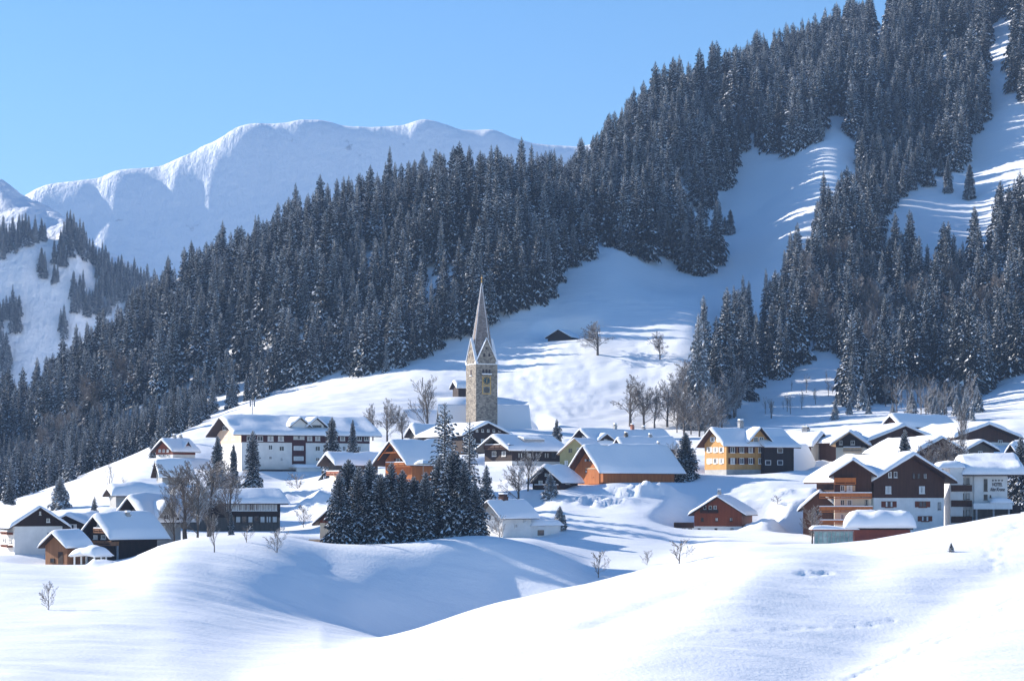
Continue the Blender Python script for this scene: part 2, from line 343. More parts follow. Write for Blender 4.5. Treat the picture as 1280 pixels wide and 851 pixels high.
def grid_obj(name, X, Y, Z, mat):
    nr, nc = X.shape; me = bpy.data.meshes.new(name)
    co = np.stack([X, Y, Z], -1).reshape(-1, 3).astype(np.float32)
    i = np.arange(nr - 1)[:, None] * nc + np.arange(nc - 1)[None, :]
    q = np.stack([i, i + 1, i + nc + 1, i + nc], -1).reshape(-1, 4).astype(np.int32)
    me.vertices.add(len(co)); me.vertices.foreach_set('co', co.ravel())
    me.loops.add(q.size); me.loops.foreach_set('vertex_index', q.ravel())
    me.polygons.add(len(q)); me.polygons.foreach_set('loop_start', np.arange(0, q.size, 4, dtype=np.int32))
    me.polygons.foreach_set('use_smooth', np.ones(len(q), bool))
    me.materials.append(mat); me.update(calc_edges=True); me.validate()
    o = bpy.data.objects.new(name, me); col.objects.link(o); return o

# the great ridge far behind
def far_surface(name, rows, pxs, mat, nz, seed, sub=12, stretch=(1, .3), crest=None):
    ky = np.array([pchip([a[0] for a in r], [a[1] for a in r], pxs) for r in rows])
    kp = np.array([pchip([a[0] for a in r], [a[2] for a in r], pxs) for r in rows])
    kz = (H0 - kp) / FPX * ky
    T = np.linspace(0, len(rows) - 1, (len(rows) - 1) * sub + 1); kk = np.arange(len(rows))
    Y = np.zeros((len(T), len(pxs))); Z = np.zeros_like(Y)
    for c in range(len(pxs)):
        Y[:, c] = np.interp(T, kk, ky[:, c]); Z[:, c] = pchip(ky[:, c], kz[:, c], Y[:, c])
    X = (pxs[None, :] - CX) / FPX * Y
    n = fbm(X * stretch[0], Y * stretch[1], nz * 5, 6, seed, .55)
    if crest is not None: n = n * (1 - .85 * np.exp(-((T - crest) / .45) ** 2))[:, None]
    Z = Z + n * nz
    return X, Y, Z
RIDGE = [(-700, 300), (-300, 290), (0, 262), (40, 240), (60, 232), (120, 224), (150, 214), (200, 208), (230, 196), (250, 186), (275, 174), (300, 158), (320, 155), (350, 155), (375, 151), (400, 151), (430, 158), (460, 160), (500, 158), (530, 150), (560, 158), (580, 163), (612, 163), (640, 173), (680, 182), (720, 184), (760, 178), (840, 190), (1000, 200), (1700, 260)]
pxs = np.arange(-700, 1701, 5.0)
mx_, my_, mz_ = far_surface('mountain', [
    [(p, 3300, 560) for p, _ in RIDGE], [(p, 4100, 370) for p, _ in RIDGE], [(p, 4235, 370 - (370 - q) * .55) for p, q in RIDGE],
    [(p, 4340, q) for p, q in RIDGE], [(p, 4700, q + 25) for p, q in RIDGE], [(p, 6500, 600) for p, _ in RIDGE]], pxs, None, 13, 5, 26, (1.6, .2), 3)
mz_ += (.5 - np.abs(fbm(mx_ * 1.0, my_ * .3, 90, 4, 8))) * 9 * np.exp(-((my_ - 4230) / 130) ** 2)
# ------------------------------------------------------------------ houses
HOUSES = {}
class House:
    """gabled house solved from three corners of its walls: gable edge, shared corner, far side edge"""
    def __init__(s, key, name, label, cat, pxG, pxC, pxS, Y, a, base, eave, ridge, length=None, flat=None, group=None, width=None):
        s.key = key; s.name = name; s.label = label; s.cat = cat; s.group = group
        s.a = R(a); b_ = abs(s.a); C = Vector((xof(pxC, Y), Y, 0)); sg = 1 if a >= 0 else -1
        ug = (pxG - CX) / FPX if pxG is not None else 0; us = (pxS - CX) / FPX if pxS is not None else 0
        gd = Vector((-sg * math.cos(b_), math.sin(b_), 0)); sd = Vector((sg * math.sin(b_), math.cos(b_), 0))
        s.w = width or (C.x - ug * C.y) / (ug * gd.y - gd.x)
        s.l = length or (C.x - us * C.y) / (us * sd.y - sd.x)
        s.xd = -gd * sg; s.yd = sd
        s.O = C + gd * s.w / 2; s.O.z = zof(base, Y)
        s.theta = math.atan2(s.xd.y, s.xd.x)
        s.he = zof(eave, Y) - s.O.z
        s.hr = max(zof(ridge, s.O.y) - s.O.z, s.he + .25)
        plotbox(s)
        s.sg = sg; HOUSES[key] = s
    def loc(s, p):
        d = p - s.O; return Vector((d.dot(s.xd), d.dot(s.yd), d.z))
    def at(s, face, px, py, off=0):
        """local point where the sight line of an image point meets a wall ('g' gable, 'r', 'l')"""
        D = Vector((xof(px, 1), 1, zof(py, 1)))
        if face == 'g': n = s.yd; c = s.O - s.yd * off
        elif face == 'r': n = s.xd; c = s.O + s.xd * (s.w / 2 + off)
        else: n = s.xd; c = s.O - s.xd * (s.w / 2 + off)
        t = c.dot(n) / D.dot(n) if abs(D.dot(n)) > 1e-6 else c.y
        cz = Vector((c.x, c.y, 0)); t = cz.dot(n) / D.dot(n)
        return s.loc(D * t)
    def begin(s):
        s.root = empty(s.name, s.O, s.theta); tag(s.root, s.label, s.cat, s.group)
    def part(s, mb, name, mat, parent=None, smooth=False, label=None):
        o = mb.build(name, mat, parent or s.root, smooth)
        if label: o['label'] = label
        return o
    def shell(s, upper, lower=None, split=0, deep=4):
        w2 = s.w / 2; sp = split if lower else -deep
        if lower:
            m_ = MB(); m_.box((-w2, 0, -deep), (w2, s.l, split)); s.part(m_, 'wall', M[lower])
        m_ = MB()
        if split < s.he or not lower:
            m_.prism([(-w2 - .03, sp), (w2 + .03, sp), (w2 + .03, s.he), (0, s.hr), (-w2 - .03, s.he)], -.03, s.l + .03)
        else:
            zz = (sp - s.he) / (s.hr - s.he); xx = (w2 + .03) * (1 - zz)
            m_.prism([(-xx, sp), (xx, sp), (0, s.hr)], -.03, s.l + .03)
        s.part(m_, 'upper_wall' if lower else 'wall', M[upper])
    def roof(s, T=.7, oe=1.0, og=.9, mat='dark_wood', th=.2, back=None, seed=0, hang=0, snow=True):
        back = og if back is None else back
        s.oe = oe; s.og = og; w2 = s.w / 2; sl_ = (s.hr - s.he) / w2; W = w2 + oe; zE = s.he - sl_ * oe; cz = .03
        prof = [(-W, zE + cz), (0, s.hr + cz), (W, zE + cz), (W, zE + cz + th), (0, s.hr + cz + th * 1.05), (-W, zE + cz + th)]
        m_ = MB(); s.zE = zE
        L = [prof[0], prof[1], prof[4], prof[5]]; Rr = [prof[1], prof[2], prof[3], prof[4]]
        m_.prism(L, -og, s.l + back); m_.prism(Rr, -og, s.l + back)
        ro = s.part(m_, 'roof', M[mat]); s.roof_obj = ro
        s.top = lambda x: s.hr + cz + th * 1.05 - abs(x) * sl_
        if snow: snow_cap(s.top, -W - .12, W + .12, -og - .12, s.l + back + .12, T, ro, seed + int(abs(s.O.x * 7)), ridge=True, hang=hang)
    def win(s, face, px, py, wpx, hpx, sh=None, frame='white', glass='glass', mull=1, arch=False):
        p = s.at(face, px, py); p1 = s.at(face, px + wpx / 2, py); p0 = s.at(face, px - wpx / 2, py)
        q1 = s.at(face, px, py - hpx / 2); q0 = s.at(face, px, py + hpx / 2)
        w_ = (p1 - p0).length; h_ = abs(q1.z - q0.z); s.win_local(face, p, w_, h_, sh, frame, glass, mull)
    def win_local(s, face, p, w_, h_, sh=None, frame='white', glass='glass', mull=1, parent=None):
        c = p.x if face == 'g' else p.y; z = p.z; e = .035
        t = min(.085, w_ * .10)
        def bx(m_, c0, c1, z0, z1, d0, d1):
            if face == 'g': m_.box((c0, -e - d1, z0), (c1, -e - d0, z1))
            elif face == 'r': m_.box((s.w / 2 + e + d0, c0, z0), (s.w / 2 + e + d1, c1, z1))
            else: m_.box((-s.w / 2 - e - d1, c0, z0), (-s.w / 2 - e - d0, c1, z1))
        m_ = MB()
        bx(m_, c - w_ / 2, c - w_ / 2 + t, z - h_ / 2, z + h_ / 2, 0, .09); bx(m_, c + w_ / 2 - t, c + w_ / 2, z - h_ / 2, z + h_ / 2, 0, .09)
        bx(m_, c - w_ / 2 + t, c + w_ / 2 - t, z - h_ / 2, z - h_ / 2 + t, 0, .09); bx(m_, c - w_ / 2 + t, c + w_ / 2 - t, z + h_ / 2 - t, z + h_ / 2, 0, .09)
        for k in range(mull):
            cc = c - w_ / 2 + w_ * (k + 1) / (mull + 1); bx(m_, cc - t * .4, cc + t * .4, z - h_ / 2 + t, z + h_ / 2 - t, 0, .08)
        bx(m_, c - w_ / 2 - .06, c + w_ / 2 + .06, z - h_ / 2 - .1, z - h_ / 2 - .002, 0, .16)
        wo_ = s.part(m_, 'window', M[frame], parent)
        m_ = MB(); bx(m_, c - w_ / 2 + t, c + w_ / 2 - t, z - h_ / 2 + t, z + h_ / 2 - t, .01, .035); 
        if parent is None:
            s.part(m_, 'pane', M[glass], wo_)
            if glass == 'glass' and random.random() < .55:
                m_ = MB(); k = random.choice([.28, .4]); bx(m_, c - w_ / 2 + t, c - w_ / 2 + w_ * k, z - h_ / 2 + t, z + h_ / 2 - t, .036, .042); s.part(m_, 'curtain', M['curtain'], wo_)
                m_ = MB(); bx(m_, c + w_ / 2 - w_ * k, c + w_ / 2 - t, z - h_ / 2 + t, z + h_ / 2 - t, .036, .042); s.part(m_, 'curtain', M['curtain'], wo_)
            if sh:
                sw = w_ * .48
                for g in (-1, 1):
                    m_ = MB(); a0 = c + g * (w_ / 2 + .03); bx(m_, min(a0, a0 + g * sw), max(a0, a0 + g * sw), z - h_ / 2, z + h_ / 2, 0, .05); s.part(m_, 'shutter', M[sh], wo_)
        else:
            s.part(m_, 'pane', M[glass], parent)
    def balcony(s, face, px0, px1, pyt, pyb, depth=1.3, mat='orange_wood', snow=True):
        a = s.at(face, px0, pyt, depth); b_ = s.at(face, px1, pyb, depth)
        c0, c1 = sorted((a.x, b_.x) if face == 'g' else (a.y, b_.y)); z1, z0 = a.z, b_.z; e = .04
        def bx(m_, u0, u1, z0_, z1_, d0, d1):
            if face == 'g': m_.box((u0, -e - d1, z0_), (u1, -e - d0, z1_))
            elif face == 'r': m_.box((s.w / 2 + e + d0, u0, z0_), (s.w / 2 + e + d1, u1, z1_))
            else: m_.box((-s.w / 2 - e - d1, u0, z0_), (-s.w / 2 - e - d0, u1, z1_))
        m_ = MB(); bx(m_, c0, c1, z0, z0 + .14, 0, depth)
        bx(m_, c0, c1, z0 + .32, z1 - .12, depth - .07, depth); bx(m_, c0 - .03, c1 + .03, z1 - .12, z1, depth - .12, depth + .06)
        bx(m_, c0, c0 + .07, z0 + .14, z1 - .12, 0, depth - .08); bx(m_, c1 - .07, c1, z0 + .14, z1 - .12, 0, depth - .08)
        n = max(2, int((c1 - c0) / 1.6))
        for k in range(n + 1):
            cc = c0 + .05 + (c1 - c0 - .2) * k / n; bx(m_, cc, cc + .1, z0 + .141, z1 - .121, depth + .001, depth + .06)
        bo = s.part(m_, 'balcony', M[mat])
        if snow:
            m_ = MB(); bx(m_, c0 + .03, c1 - .03, z1 + .002, z1 + .16, depth - .1, depth + .03); s.part(m_, 'snow_cover', M['snow'], bo)
    def chimney(s, px, py, h=1.2, side=1, mat='grey', w=.7, fy=None, fx=0.0):
        """px picks the place along the ridge"""
        x = fx * s.w / 2 + .001
        if fy is None:
            best = min((abs((lambda q: q.x / q.y)(s.O + s.xd * x + s.yd * (t * s.l / 40)) - xof(px, 1)), t) for t in range(41))[1]; y = best * s.l / 40
        else: y = fy * s.l
        z = s.top(x); m_ = MB(); m_.box((x - w / 2, y - w / 2, z - .6), (x + w / 2, y + w / 2, z + h)); m_.box((x - w / 2 - .1, y - w / 2 - .1, z + h), (x + w / 2 + .1, y + w / 2 + .1, z + h + .12))
        m_.box((x - w / 2 + .1, y - w / 2 + .1, z + h + .12), (x - w / 2 + .2, y + w / 2 - .1, z + h + .4)); m_.box((x + w / 2 - .2, y - w / 2 + .1, z + h + .12), (x + w / 2 - .1, y + w / 2 - .1, z + h + .4))
        m_.box((x - w / 2, y - w / 2, z + h + .4), (x + w / 2, y + w / 2, z + h + .48))
        c = s.part(m_, 'chimney', M[mat], s.roof_obj)
        m_ = MB(); m_.box((x - w / 2 + .03, y - w / 2 + .03, z + h + .482), (x + w / 2 - .03, y + w / 2 - .03, z + h + .75)); s.part(m_, 'chimney_snow', M['snow'], s.roof_obj)
    def cross(s, side, y0, y1, zb, ze, zr, wall='plaster', proud=.0, T=.5, ov=.6, inward=None, rmat='dark_wood', nwin=1, wh=1.1, ww=.9, frame='white', wz=None, seed=3):
        """gable standing across the roof or on a side wall; side 1 = right, -1 = left"""
        w2 = s.w / 2 + proud; inn = inward if inward is not None else 0.0; ym = (y0 + y1) / 2
        xa, xb = sorted((side * w2, side * inn))
        m_ = MB(); m_.prism([(y0, zb), (y1, zb), (y1, ze), (ym, zr), (y0, ze)], xa, xb, axis='x')
        d = s.part(m_, 'dormer', M[wall])
        sl_ = (zr - ze) / (ym - y0); W = (y1 - y0) / 2 + ov; zE = ze - sl_ * ov; xo = side * (w2 + ov); xa, xb = sorted((xo, side * inn))
        m_ = MB()
        m_.prism([(ym - W, zE + .02), (ym, zr + .02), (ym, zr + .2), (ym - W, zE + .2)], xa, xb, axis='x')
        m_.prism([(ym, zr + .02), (ym + W, zE + .02), (ym + W, zE + .2), (ym, zr + .2)], xa, xb, axis='x')
        s.part(m_, 'dormer_roof', M[rmat], d)
        snow_cap(lambda t: zr + .2 - abs(t - ym) * sl_, ym - W - .1, ym + W + .1, xa - (.1 if side < 0 else 0), xb + (.1 if side > 0 else 0), T, d, seed, ridge=True, mid=ym, swap=True)
        zc = wz if wz is not None else (zb + ze) / 2 + .1
        for k in range(nwin):
            yc = y0 + (y1 - y0) * (k + 1) / (nwin + 1); q = MB(); e = side * (w2 + .005)
            for (ya, yb, za, zb2) in ((yc - ww / 2, yc - ww / 2 + .1, zc - wh / 2, zc + wh / 2), (yc + ww / 2 - .1, yc + ww / 2, zc - wh / 2, zc + wh / 2), (yc - ww / 2 + .1, yc + ww / 2 - .1, zc - wh / 2, zc - wh / 2 + .1), (yc - ww / 2 + .1, yc + ww / 2 - .1, zc + wh / 2 - .1, zc + wh / 2), (yc - .03, yc + .03, zc - wh / 2 + .1, zc + wh / 2 - .1)):
                q.box((e, ya, za), (e + side * .08, yb, zb2))
            s.part(q, 'window_frame', M[frame], d)
            q = MB(); q.box((e, yc - ww / 2 + .1, zc - wh / 2 + .1), (e + side * .03, yc + ww / 2 - .1, zc + wh / 2 - .1)); s.part(q, 'pane', M['glass'], d)
    def eave_fringe(s): pass
    def boxpart(s, name, a, b_, mat, parent=None):
        m_ = MB(); m_.box(a, b_); return s.part(m_, name, M[mat], parent)

def snow_cap(top, x0, x1, y0, y1, T, parent, seed=0, ridge=False, mid=0.0, swap=False, hang=0, name='snow_cover', mat='snow'):
    """a thick rounded quilt of snow lying on a roof: closed mesh"""
    Rr = max(T * .9, .25)
    def axis(a, b_, extra=None):
        L = b_ - a; r = min(Rr, L * .3); e = [0, .06, .2, .45, .75, 1.0]
        n = max(3, int((L - 2 * r) / 1.1)); mid_ = list(np.linspace(a + r, b_ - r, n + 1))[1:-1]
        return np.array([a + r * t for t in e] + mid_ + [b_ - r * t for t in reversed(e)]), r
    xs, rx = axis(x0, x1); ys, ry = axis(y0, y1)
    if ridge: xs = np.sort(np.unique(np.round(np.concatenate([xs, [mid, mid - .25, mid + .25, mid - .7, mid + .7]]), 3)))
    X, Y = np.meshgrid(xs, ys, indexing='ij')
    dx = np.clip(np.minimum(X - x0, x1 - X) / rx, 0, 1); dy = np.clip(np.minimum(Y - y0, y1 - Y) / ry, 0, 1)
    prof = np.sqrt(np.clip(1 - (1 - dx) ** 2, 0, 1)) * np.sqrt(np.clip(1 - (1 - dy) ** 2, 0, 1))
    var = 1 + .55 * fbm(X + seed * 3.1, Y + seed * 1.7, 3.2, 3, seed % 97)
    base = np.vectorize(lambda t: top(float(t)))(X)
    soft = base.copy()
    if ridge:
        slp = abs(top(mid + 1.0) - top(mid)); soft = base + slp * (np.abs(X - mid) - np.sqrt((X - mid) ** 2 + .16 * T))
    topz = np.maximum(soft + T * prof * var, base + .015 * (prof > 0) )
    botz = base + .004
    # wavy overhanging edge
    wav = .34 * fbm(X * 1.0 + seed, Y + 5, 1.7, 2, 5 + seed % 31)
    ox = np.where(dx < .25, np.sign(X - (x0 + x1) / 2) * np.abs(wav) * (1 - dx * 4), 0); oy = np.where(dy < .25, np.sign(Y - (y0 + y1) / 2) * np.abs(wav) * (1 - dy * 4), 0)
    Xt = X + ox; Yt = Y + oy
    nx, ny = X.shape; N = nx * ny; m_ = MB()
    def vv(a, b_, c): return (b_, a, c) if swap else (a, b_, c)
    for A, B, C_ in ((Xt, Yt, topz), (X, Y, botz)):
        for i in range(nx):
            for j in range(ny): m_.v.append(vv(float(A[i, j]), float(B[i, j]), float(C_[i, j])))
    def ad(*q):
        m_.f.append(tuple(reversed(q)) if swap else tuple(q)); m_.m.append(0)
    for i in range(nx - 1):
        for j in range(ny - 1):
            a = i * ny + j; ad(a, a + ny, a + ny + 1, a + 1); ad(N + a, N + a + 1, N + a + ny + 1, N + a + ny)
    for i in range(nx - 1):
        a = i * ny; ad(a, N + a, N + a + ny, a + ny); a = i * ny + ny - 1; ad(a, a + ny, N + a + ny, N + a)
    for j in range(ny - 1):
        a = j; ad(a, a + 1, N + a + 1, N + a); a = (nx - 1) * ny + j; ad(a, N + a, N + a + 1, a + 1)
    return m_.build(name, M[mat], parent, True)

H = House
# key, name, label, category, gable px, corner px, side px, distance, angle, base, eave, ridge
H('w1', 'white_house', 'white plastered house with dark gable top and red brown balconies at the left edge', 'house', 78, 18, -25, 332, -30, 693, 656, 636)
H('w2', 'dark_house', 'small dark house with white lower wall between the white house and the two balcony chalet', 'house', 57, 113, None, 350, 8, 692, 659, 646, length=12)
H('logb', 'log_barn', 'small log barn with orange brown timbers on the lower left slope', 'barn', 57, 84, 108, 322, 38, 706, 682, 668)
H('dark', 'dark_chalet', 'large dark brown chalet with two balconies under its gable and a long blank side wall', 'chalet', 112, 143, 196, 332, 46, 700, 668, 647)
H('carport', 'carport', 'low white framed carport under a thick cushion of snow beside the log barn', 'carport', 92, 118, 135, 318, 30, 706, 696, 695)
H('twog', 'grey_chalet', 'grey walled chalet with an open gable just behind the large dark two balcony chalet', 'chalet', 160, 190, 226, 352, 50, 682, 645, 624)
H('shed', 'long_shed', 'long low shed almost buried in snow above the grey walled chalet', 'shed', 137, 145, 205, 385, 62, 634, 618, 612)
H('shed2', 'grey_shed', 'grey shed with a sloping snowy roof just behind the tall bare trees', 'shed', 196, 203, 236, 415, 62, 606, 590, 577)
H('upper', 'small_chalet', 'small brown chalet with white ground floor alone on the upper left slope', 'chalet', 195, 216, 244, 520, 40, 572, 562, 551)
H('hotell', 'large_hotel', 'long white and dark red hotel with two roof dormers below the left forest', 'hotel', 272, 302, 462, 500, 64, 588, 541, 523)
H('pav', 'glazed_house', 'dark wooden house with a long band of white framed windows behind the bare trees', 'house', 216, 228, 350, 385, 68, 665, 627, 617)
H('spru', 'balcony_house', 'cream house with a pale wooden balcony half hidden by the dense spruce row', 'house', 400, 452, 470, 358, 12, 688, 651, 628)
H('smallg', 'small_house', 'small house with a long snow covered roof in front of the long hotel', 'house', 412, 427, 472, 440, 55, 602, 578, 569)
H('orang', 'wooden_house', 'orange brown wooden house with an open gable rising behind the row of spruces', 'house', 482, 515, 560, 425, 46, 606, 575, 553)
H('church', 'church', 'stone church with a tall pointed spire and clock above the village', 'church', 547, 553, 662, 604, 77, 556, 541, 506)
H('barnb', 'dark_barn', 'dark barn half hidden behind the church tower on the sunny slope', 'barn', 566, 573, 600, 640, 70, 496, 484, 478)
H('darkw', 'dark_wooden_house', 'dark wooden house with a broad snowy gable directly below the church tower', 'house', 634, 580, None, 515, -32, 572, 543, 530, length=20)
H('behi', 'snowed_house', 'low house with a lumpy snow roof left of the church tower foot', 'house', 512, 522, 572, 540, 60, 560, 543, 535)
H('mid', 'brown_gable_house', 'house with dark open gable and a panel box on its snowy roof below the church', 'house', 606, 640, 700, 480, 50, 592, 560, 547)
H('sdark', 'small_dark_chalet', 'small dark chalet with white windows left of the big orange barn', 'chalet', 666, 700, 722, 425, 30, 612, 600, 585)
H('khaki', 'khaki_house', 'olive khaki plastered house with a steep gable behind the big orange barn', 'house', 700, 738, 760, 475, 22, 590, 566, 549)
H('rear', 'rear_house', 'long house with a snowy roof and two chimneys behind the big orange barn', 'house', 716, 744, 840, 520, 52, 575, 553, 538)
H('rear2', 'rear_house', 'flat roofed wing behind the big orange barn, right of the long house with two chimneys', 'house', 770, 780, 843, 500, 66, 578, 558, 549)
H('barn', 'large_barn', 'big barn with bright orange wooden gable and a huge snow roof in the village centre', 'barn', 719, 754, 843, 430, 54, 603, 586, 559)
H('yell', 'shingled_house', 'large yellow brown shingled house with many shuttered windows and a cross gable', 'house', 881, 908, 986, 450, 62, 594, 554, 537)
H('lean', 'lean_to_barn', 'low brown barn with a snow roof sweeping to the ground beside the shingled house', 'barn', 968, 986, 1013, 462, 40, 588, 576, 556)
H('whiteb', 'white_block', 'white and brown building with a broad snow roof right of the shingled house', 'house', 1032, 1014, 962, 478, -52, 584, 554, 543)
H('red', 'red_chalet', 'small red brown chalet on a white base alone in the middle of the snowfield', 'chalet', 868, 927, None, 400, 16, 665, 641, 622, length=11)
H('lowhouse', 'white_farmhouse', 'low white farmhouse right of the spruce row below the village', 'house', 601, 628, 664, 372, 42, 672, 644, 628)
H('hut', 'hay_hut', 'dark wooden hay hut alone on the shaded ski slope', 'hut', 685, 713, None, 690, 25, 427, 421, 413, length=7)
H('hotelr', 'gable_hotel', 'large hotel with a broad dark brown gable over a white ground floor at the right', 'hotel', 1180, 1092, None, 382, -27, 672, 598, 571, length=17)
H('balc', 'balcony_house', 'tall narrow house with three orange balconies attached to the broad brown gable hotel', 'house', 1043, 1089, None, 378, 8, 672, 592, 577, length=14)
H('lowg', 'side_chalet', 'low chalet with a snowy gable tucked behind the three orange balconies', 'chalet', 1004, 1045, None, 392, 10, 672, 634, 616, length=12)
H('cons', 'conservatory', 'flat roofed extension with green glass front and very thick snow below the orange balconies', 'extension', 1018, 1138, None, 360, 4, 686, 662, 661, length=5)
H('sign', 'white_hotel', 'white hotel with a sign on its wall and brown balcony bands at the right edge', 'hotel', 1218, 1259, None, 392, 4, 660, 592, 580, length=14)
H('tr1', 'brown_chalet', 'wide dark brown chalet with a balcony wing behind the broad hotel gable', 'chalet', 1163, 1086, None, 465, -28, 572, 550, 534, length=18)
H('tr1b', 'balcony_chalet', 'cream chalet with a wooden balcony left of the wide dark brown chalet', 'chalet', 1045, 1080, None, 460, 14, 582, 553, 541, length=14)
H('tr2', 'gabled_chalet', 'warm brown gable behind the leafless garden trees, above the hotel roof', 'chalet', 1198, 1148, None, 436, -28, 590, 563, 549, length=15)
H('tr3', 'broad_chalet', 'broad red brown chalet with flat snowy gable at the upper right of the village', 'chalet', 1268, 1194, None, 495, -26, 556, 546, 532, length=18)
H('tr4', 'top_house', 'house with a wide snow roof and tiny gable, highest at the right forest foot', 'house', 1107, 1126, 1190, 540, 60, 540, 531, 521)
H('tr5', 'grey_gable_house', 'small grey gabled house between the garden trees and the broad red brown chalet', 'house', 1242, 1208, None, 448, -24, 586, 562, 553, length=10)
H('edge', 'edge_chalet', 'dark chalet with a snow roof at the right edge behind the white hotel', 'chalet', 1240, 1262, 1320, 420, 50, 640, 592, 572)
H('edge2', 'edge_barn', 'snow buried barn above the dark chalet at the right edge', 'barn', 1262, 1275, 1330, 455, 55, 585, 567, 556)
apply_plots()
swale([(1262, 706), (1160, 762), (1070, 815), (1000, 860)], 6, -1.1)
swale([(1010, 702), (890, 765), (790, 835)], 6, .8)
swale([(905, 722), (820, 752), (750, 778)], 2.2, -.45)
swale([(430, 700), (500, 698), (600, 696)], 7, -1.3)
ski_tracks()
trample()
# ploughed banks and heaps between the houses
for a in [(790, 422, 9, 3, 1.6, .8), (828, 423, 7, 3, 1.3, .6), (955, 398, 6, 4, 1.8, .3), (745, 415, 10, 5, .6, .8), (870, 420, 20, 3, .4, .5), (985, 425, 16, 3, .6, .5), (1000, 415, 12, 3, .5, .5), (360, 440, 6, 4, 1.6, .5), (400, 425, 7, 4, 2.2, .6), (128, 314, 4, 2, .7, .4), (700, 430, 8, 4, .5, .5), (1010, 470, 8, 4, 1.5, .3), (655, 440, 9, 4, .6, .4), (760, 560, 20, 8, .8, .8), (640, 385, 5, 3, .4, .4), (600, 402, 10, 4, .5, .5)]: mound(*a)
_g = grid_obj('ground', GX, GY, GZ, M['ground']); tag(_g, kind='structure')
_g = grid_obj('mountain', mx_, my_, mz_, M['far']); tag(_g, kind='structure')
LH = [
 [(-500, 1450, 600), (400, 1450, 600)],
 [(-500, 1570, 470), (0, 1580, 490), (60, 1590, 480), (120, 1600, 460), (200, 1600, 440), (250, 1600, 460), (400, 1590, 560)],
 [(-500, 1660, 300), (0, 1662, 300), (30, 1664, 292), (60, 1662, 298), (90, 1668, 290), (120, 1674, 325), (160, 1680, 345), (200, 1672, 380), (250, 1660, 440), (400, 1640, 550)],
 [(-500, 1900, 170), (0, 1900, 226), (30, 1890, 246), (60, 1880, 262), (90, 1860, 284), (120, 1840, 308), (160, 1810, 330), (200, 1780, 365), (250, 1740, 430), (400, 1700, 545)],
 [(-500, 2100, 190), (0, 2100, 250), (90, 2060, 300), (200, 2000, 390), (400, 1800, 560)],
 [(-500, 2900, 600), (400, 2600, 610)]]
pl = np.arange(-500, 401, 4.0)
hx_, hy_, hz_ = far_surface('hill', LH, pl, None, 4, 19, 26, (1, .8))
_g = grid_obj('hill', hx_, hy_, hz_, M['far']); tag(_g, kind='structure')

# ------------------------------------------------------------------ the air of the valley
m = bpy.data.materials.new('haze_air'); m.use_nodes = True; nt = m.node_tree; nt.nodes.clear()
pv = nt.nodes.new('ShaderNodeVolumePrincipled'); pv.inputs['Color'].default_value = (.40, .61, 1, 1); pv.inputs['Density'].default_value = 1.1e-4; pv.inputs['Anisotropy'].default_value = 0.0
ou = nt.nodes.new('ShaderNodeOutputMaterial'); nt.links.new(pv.outputs[0], ou.inputs['Volume'])
_b = MB(); _b.box((-7500, -30, float(min(GZ.min(), mz_.min(), hz_.min())) - 2), (7500, 7100, float(max(GZ.max() + 40, mz_.max(), hz_.max() + 40)) + 20))
_h = _b.build('haze', m); tag(_h, kind='stuff')
# ------------------------------------------------------------------ building details
def base_all(T=.75, **k): pass
h = HOUSES
def go(key): s = h[key]; s.begin(); return s

s = go('w1'); s.shell('dark_wood', 'plaster', s.he - .2); s.roof(.6, 1.0, .9)
for y in (650, 667, 684): s.win('g', 60, y, 4, 4.5) if y < 690 else None
for y in (659, 675): s.win('l', 13, y, 4, 5); s.win('l', 5, y, 4, 5)
s.balcony('l', 1, 9, 664, 668, .9, 'red_wood'); s.balcony('l', 1, 9, 680, 684, .9, 'red_wood'); s.win('g', 50, 641, 2, 4)
s = go('w2'); s.shell('dark_wood', 'plaster', s.he - 1.6); s.roof(.7, 1.0, .9); s.win('g', 91, 658, 10, 6, mull=2); s.win('g', 70, 660, 3, 4); s.win('g', 62, 670, 3, 4)
s = go('logb'); s.shell('log_wood'); s.roof(.8, .7, .8); s.win('g', 66, 700, 5, 5, frame='dark_wood', mull=0)
o = s.boxpart('barn_door', (s.w * .1, -.09, 0), (s.w * .32, -.04, 1.9), 'dark_wood')
s = go('dark'); s.shell('dark_wood'); s.roof(1.0, 1.2, 1.5)
s.balcony('g', 117, 131, 660, 666, 1.2, 'log_wood'); s.balcony('g', 108, 139, 675, 682, 1.4, 'log_wood', False)
s.win('g', 120, 671, 5, 5); s.win('g', 130, 671, 6, 5); s.win('g', 124, 655, 4, 4); s.win('r', 178, 669, 3.5, 2.5)
s.chimney(160, 0, 1.0, fx=.35); o = s.boxpart('downpipe', (s.w / 2 + .04, .25, 0), (s.w / 2 + .32, .53, s.he - 1.5), 'metal')
s = go('carport'); m_ = MB()
for x in (-s.w / 2, s.w / 2 - .18):
    for y in (0, s.l / 2, s.l - .4): s.boxpart('post', (x, y, -1), (x + .18, y + .18, s.he), 'white')
s.boxpart('back_wall', (-s.w / 2 + .2, s.l - .15, -1), (s.w / 2 - .2, s.l - .05, s.he), 'grey_wood')
s.roof(1.1, .4, .4, 'white', .12)
s = go('twog'); s.shell('grey_wood', 'grey', s.he - .6); s.roof(1.1, 1.6, 2.2); s.win('r', 204, 660, 4, 6); s.win('g', 168, 640, 4, 4)
s.cross(1, .3, s.l * .55, s.he - 1, s.he + .3, s.he + 2.0, 'grey', proud=1.6, T=.9, ov=.7, inward=.3)
s = go('shed'); s.shell('grey_wood', 'grey', s.he - .3); s.roof(1.2, .9, 1.0)
s = go('shed2'); s.shell('grey'); s.roof(.8, .9, .9); s.win('r', 222, 600, 3, 3)
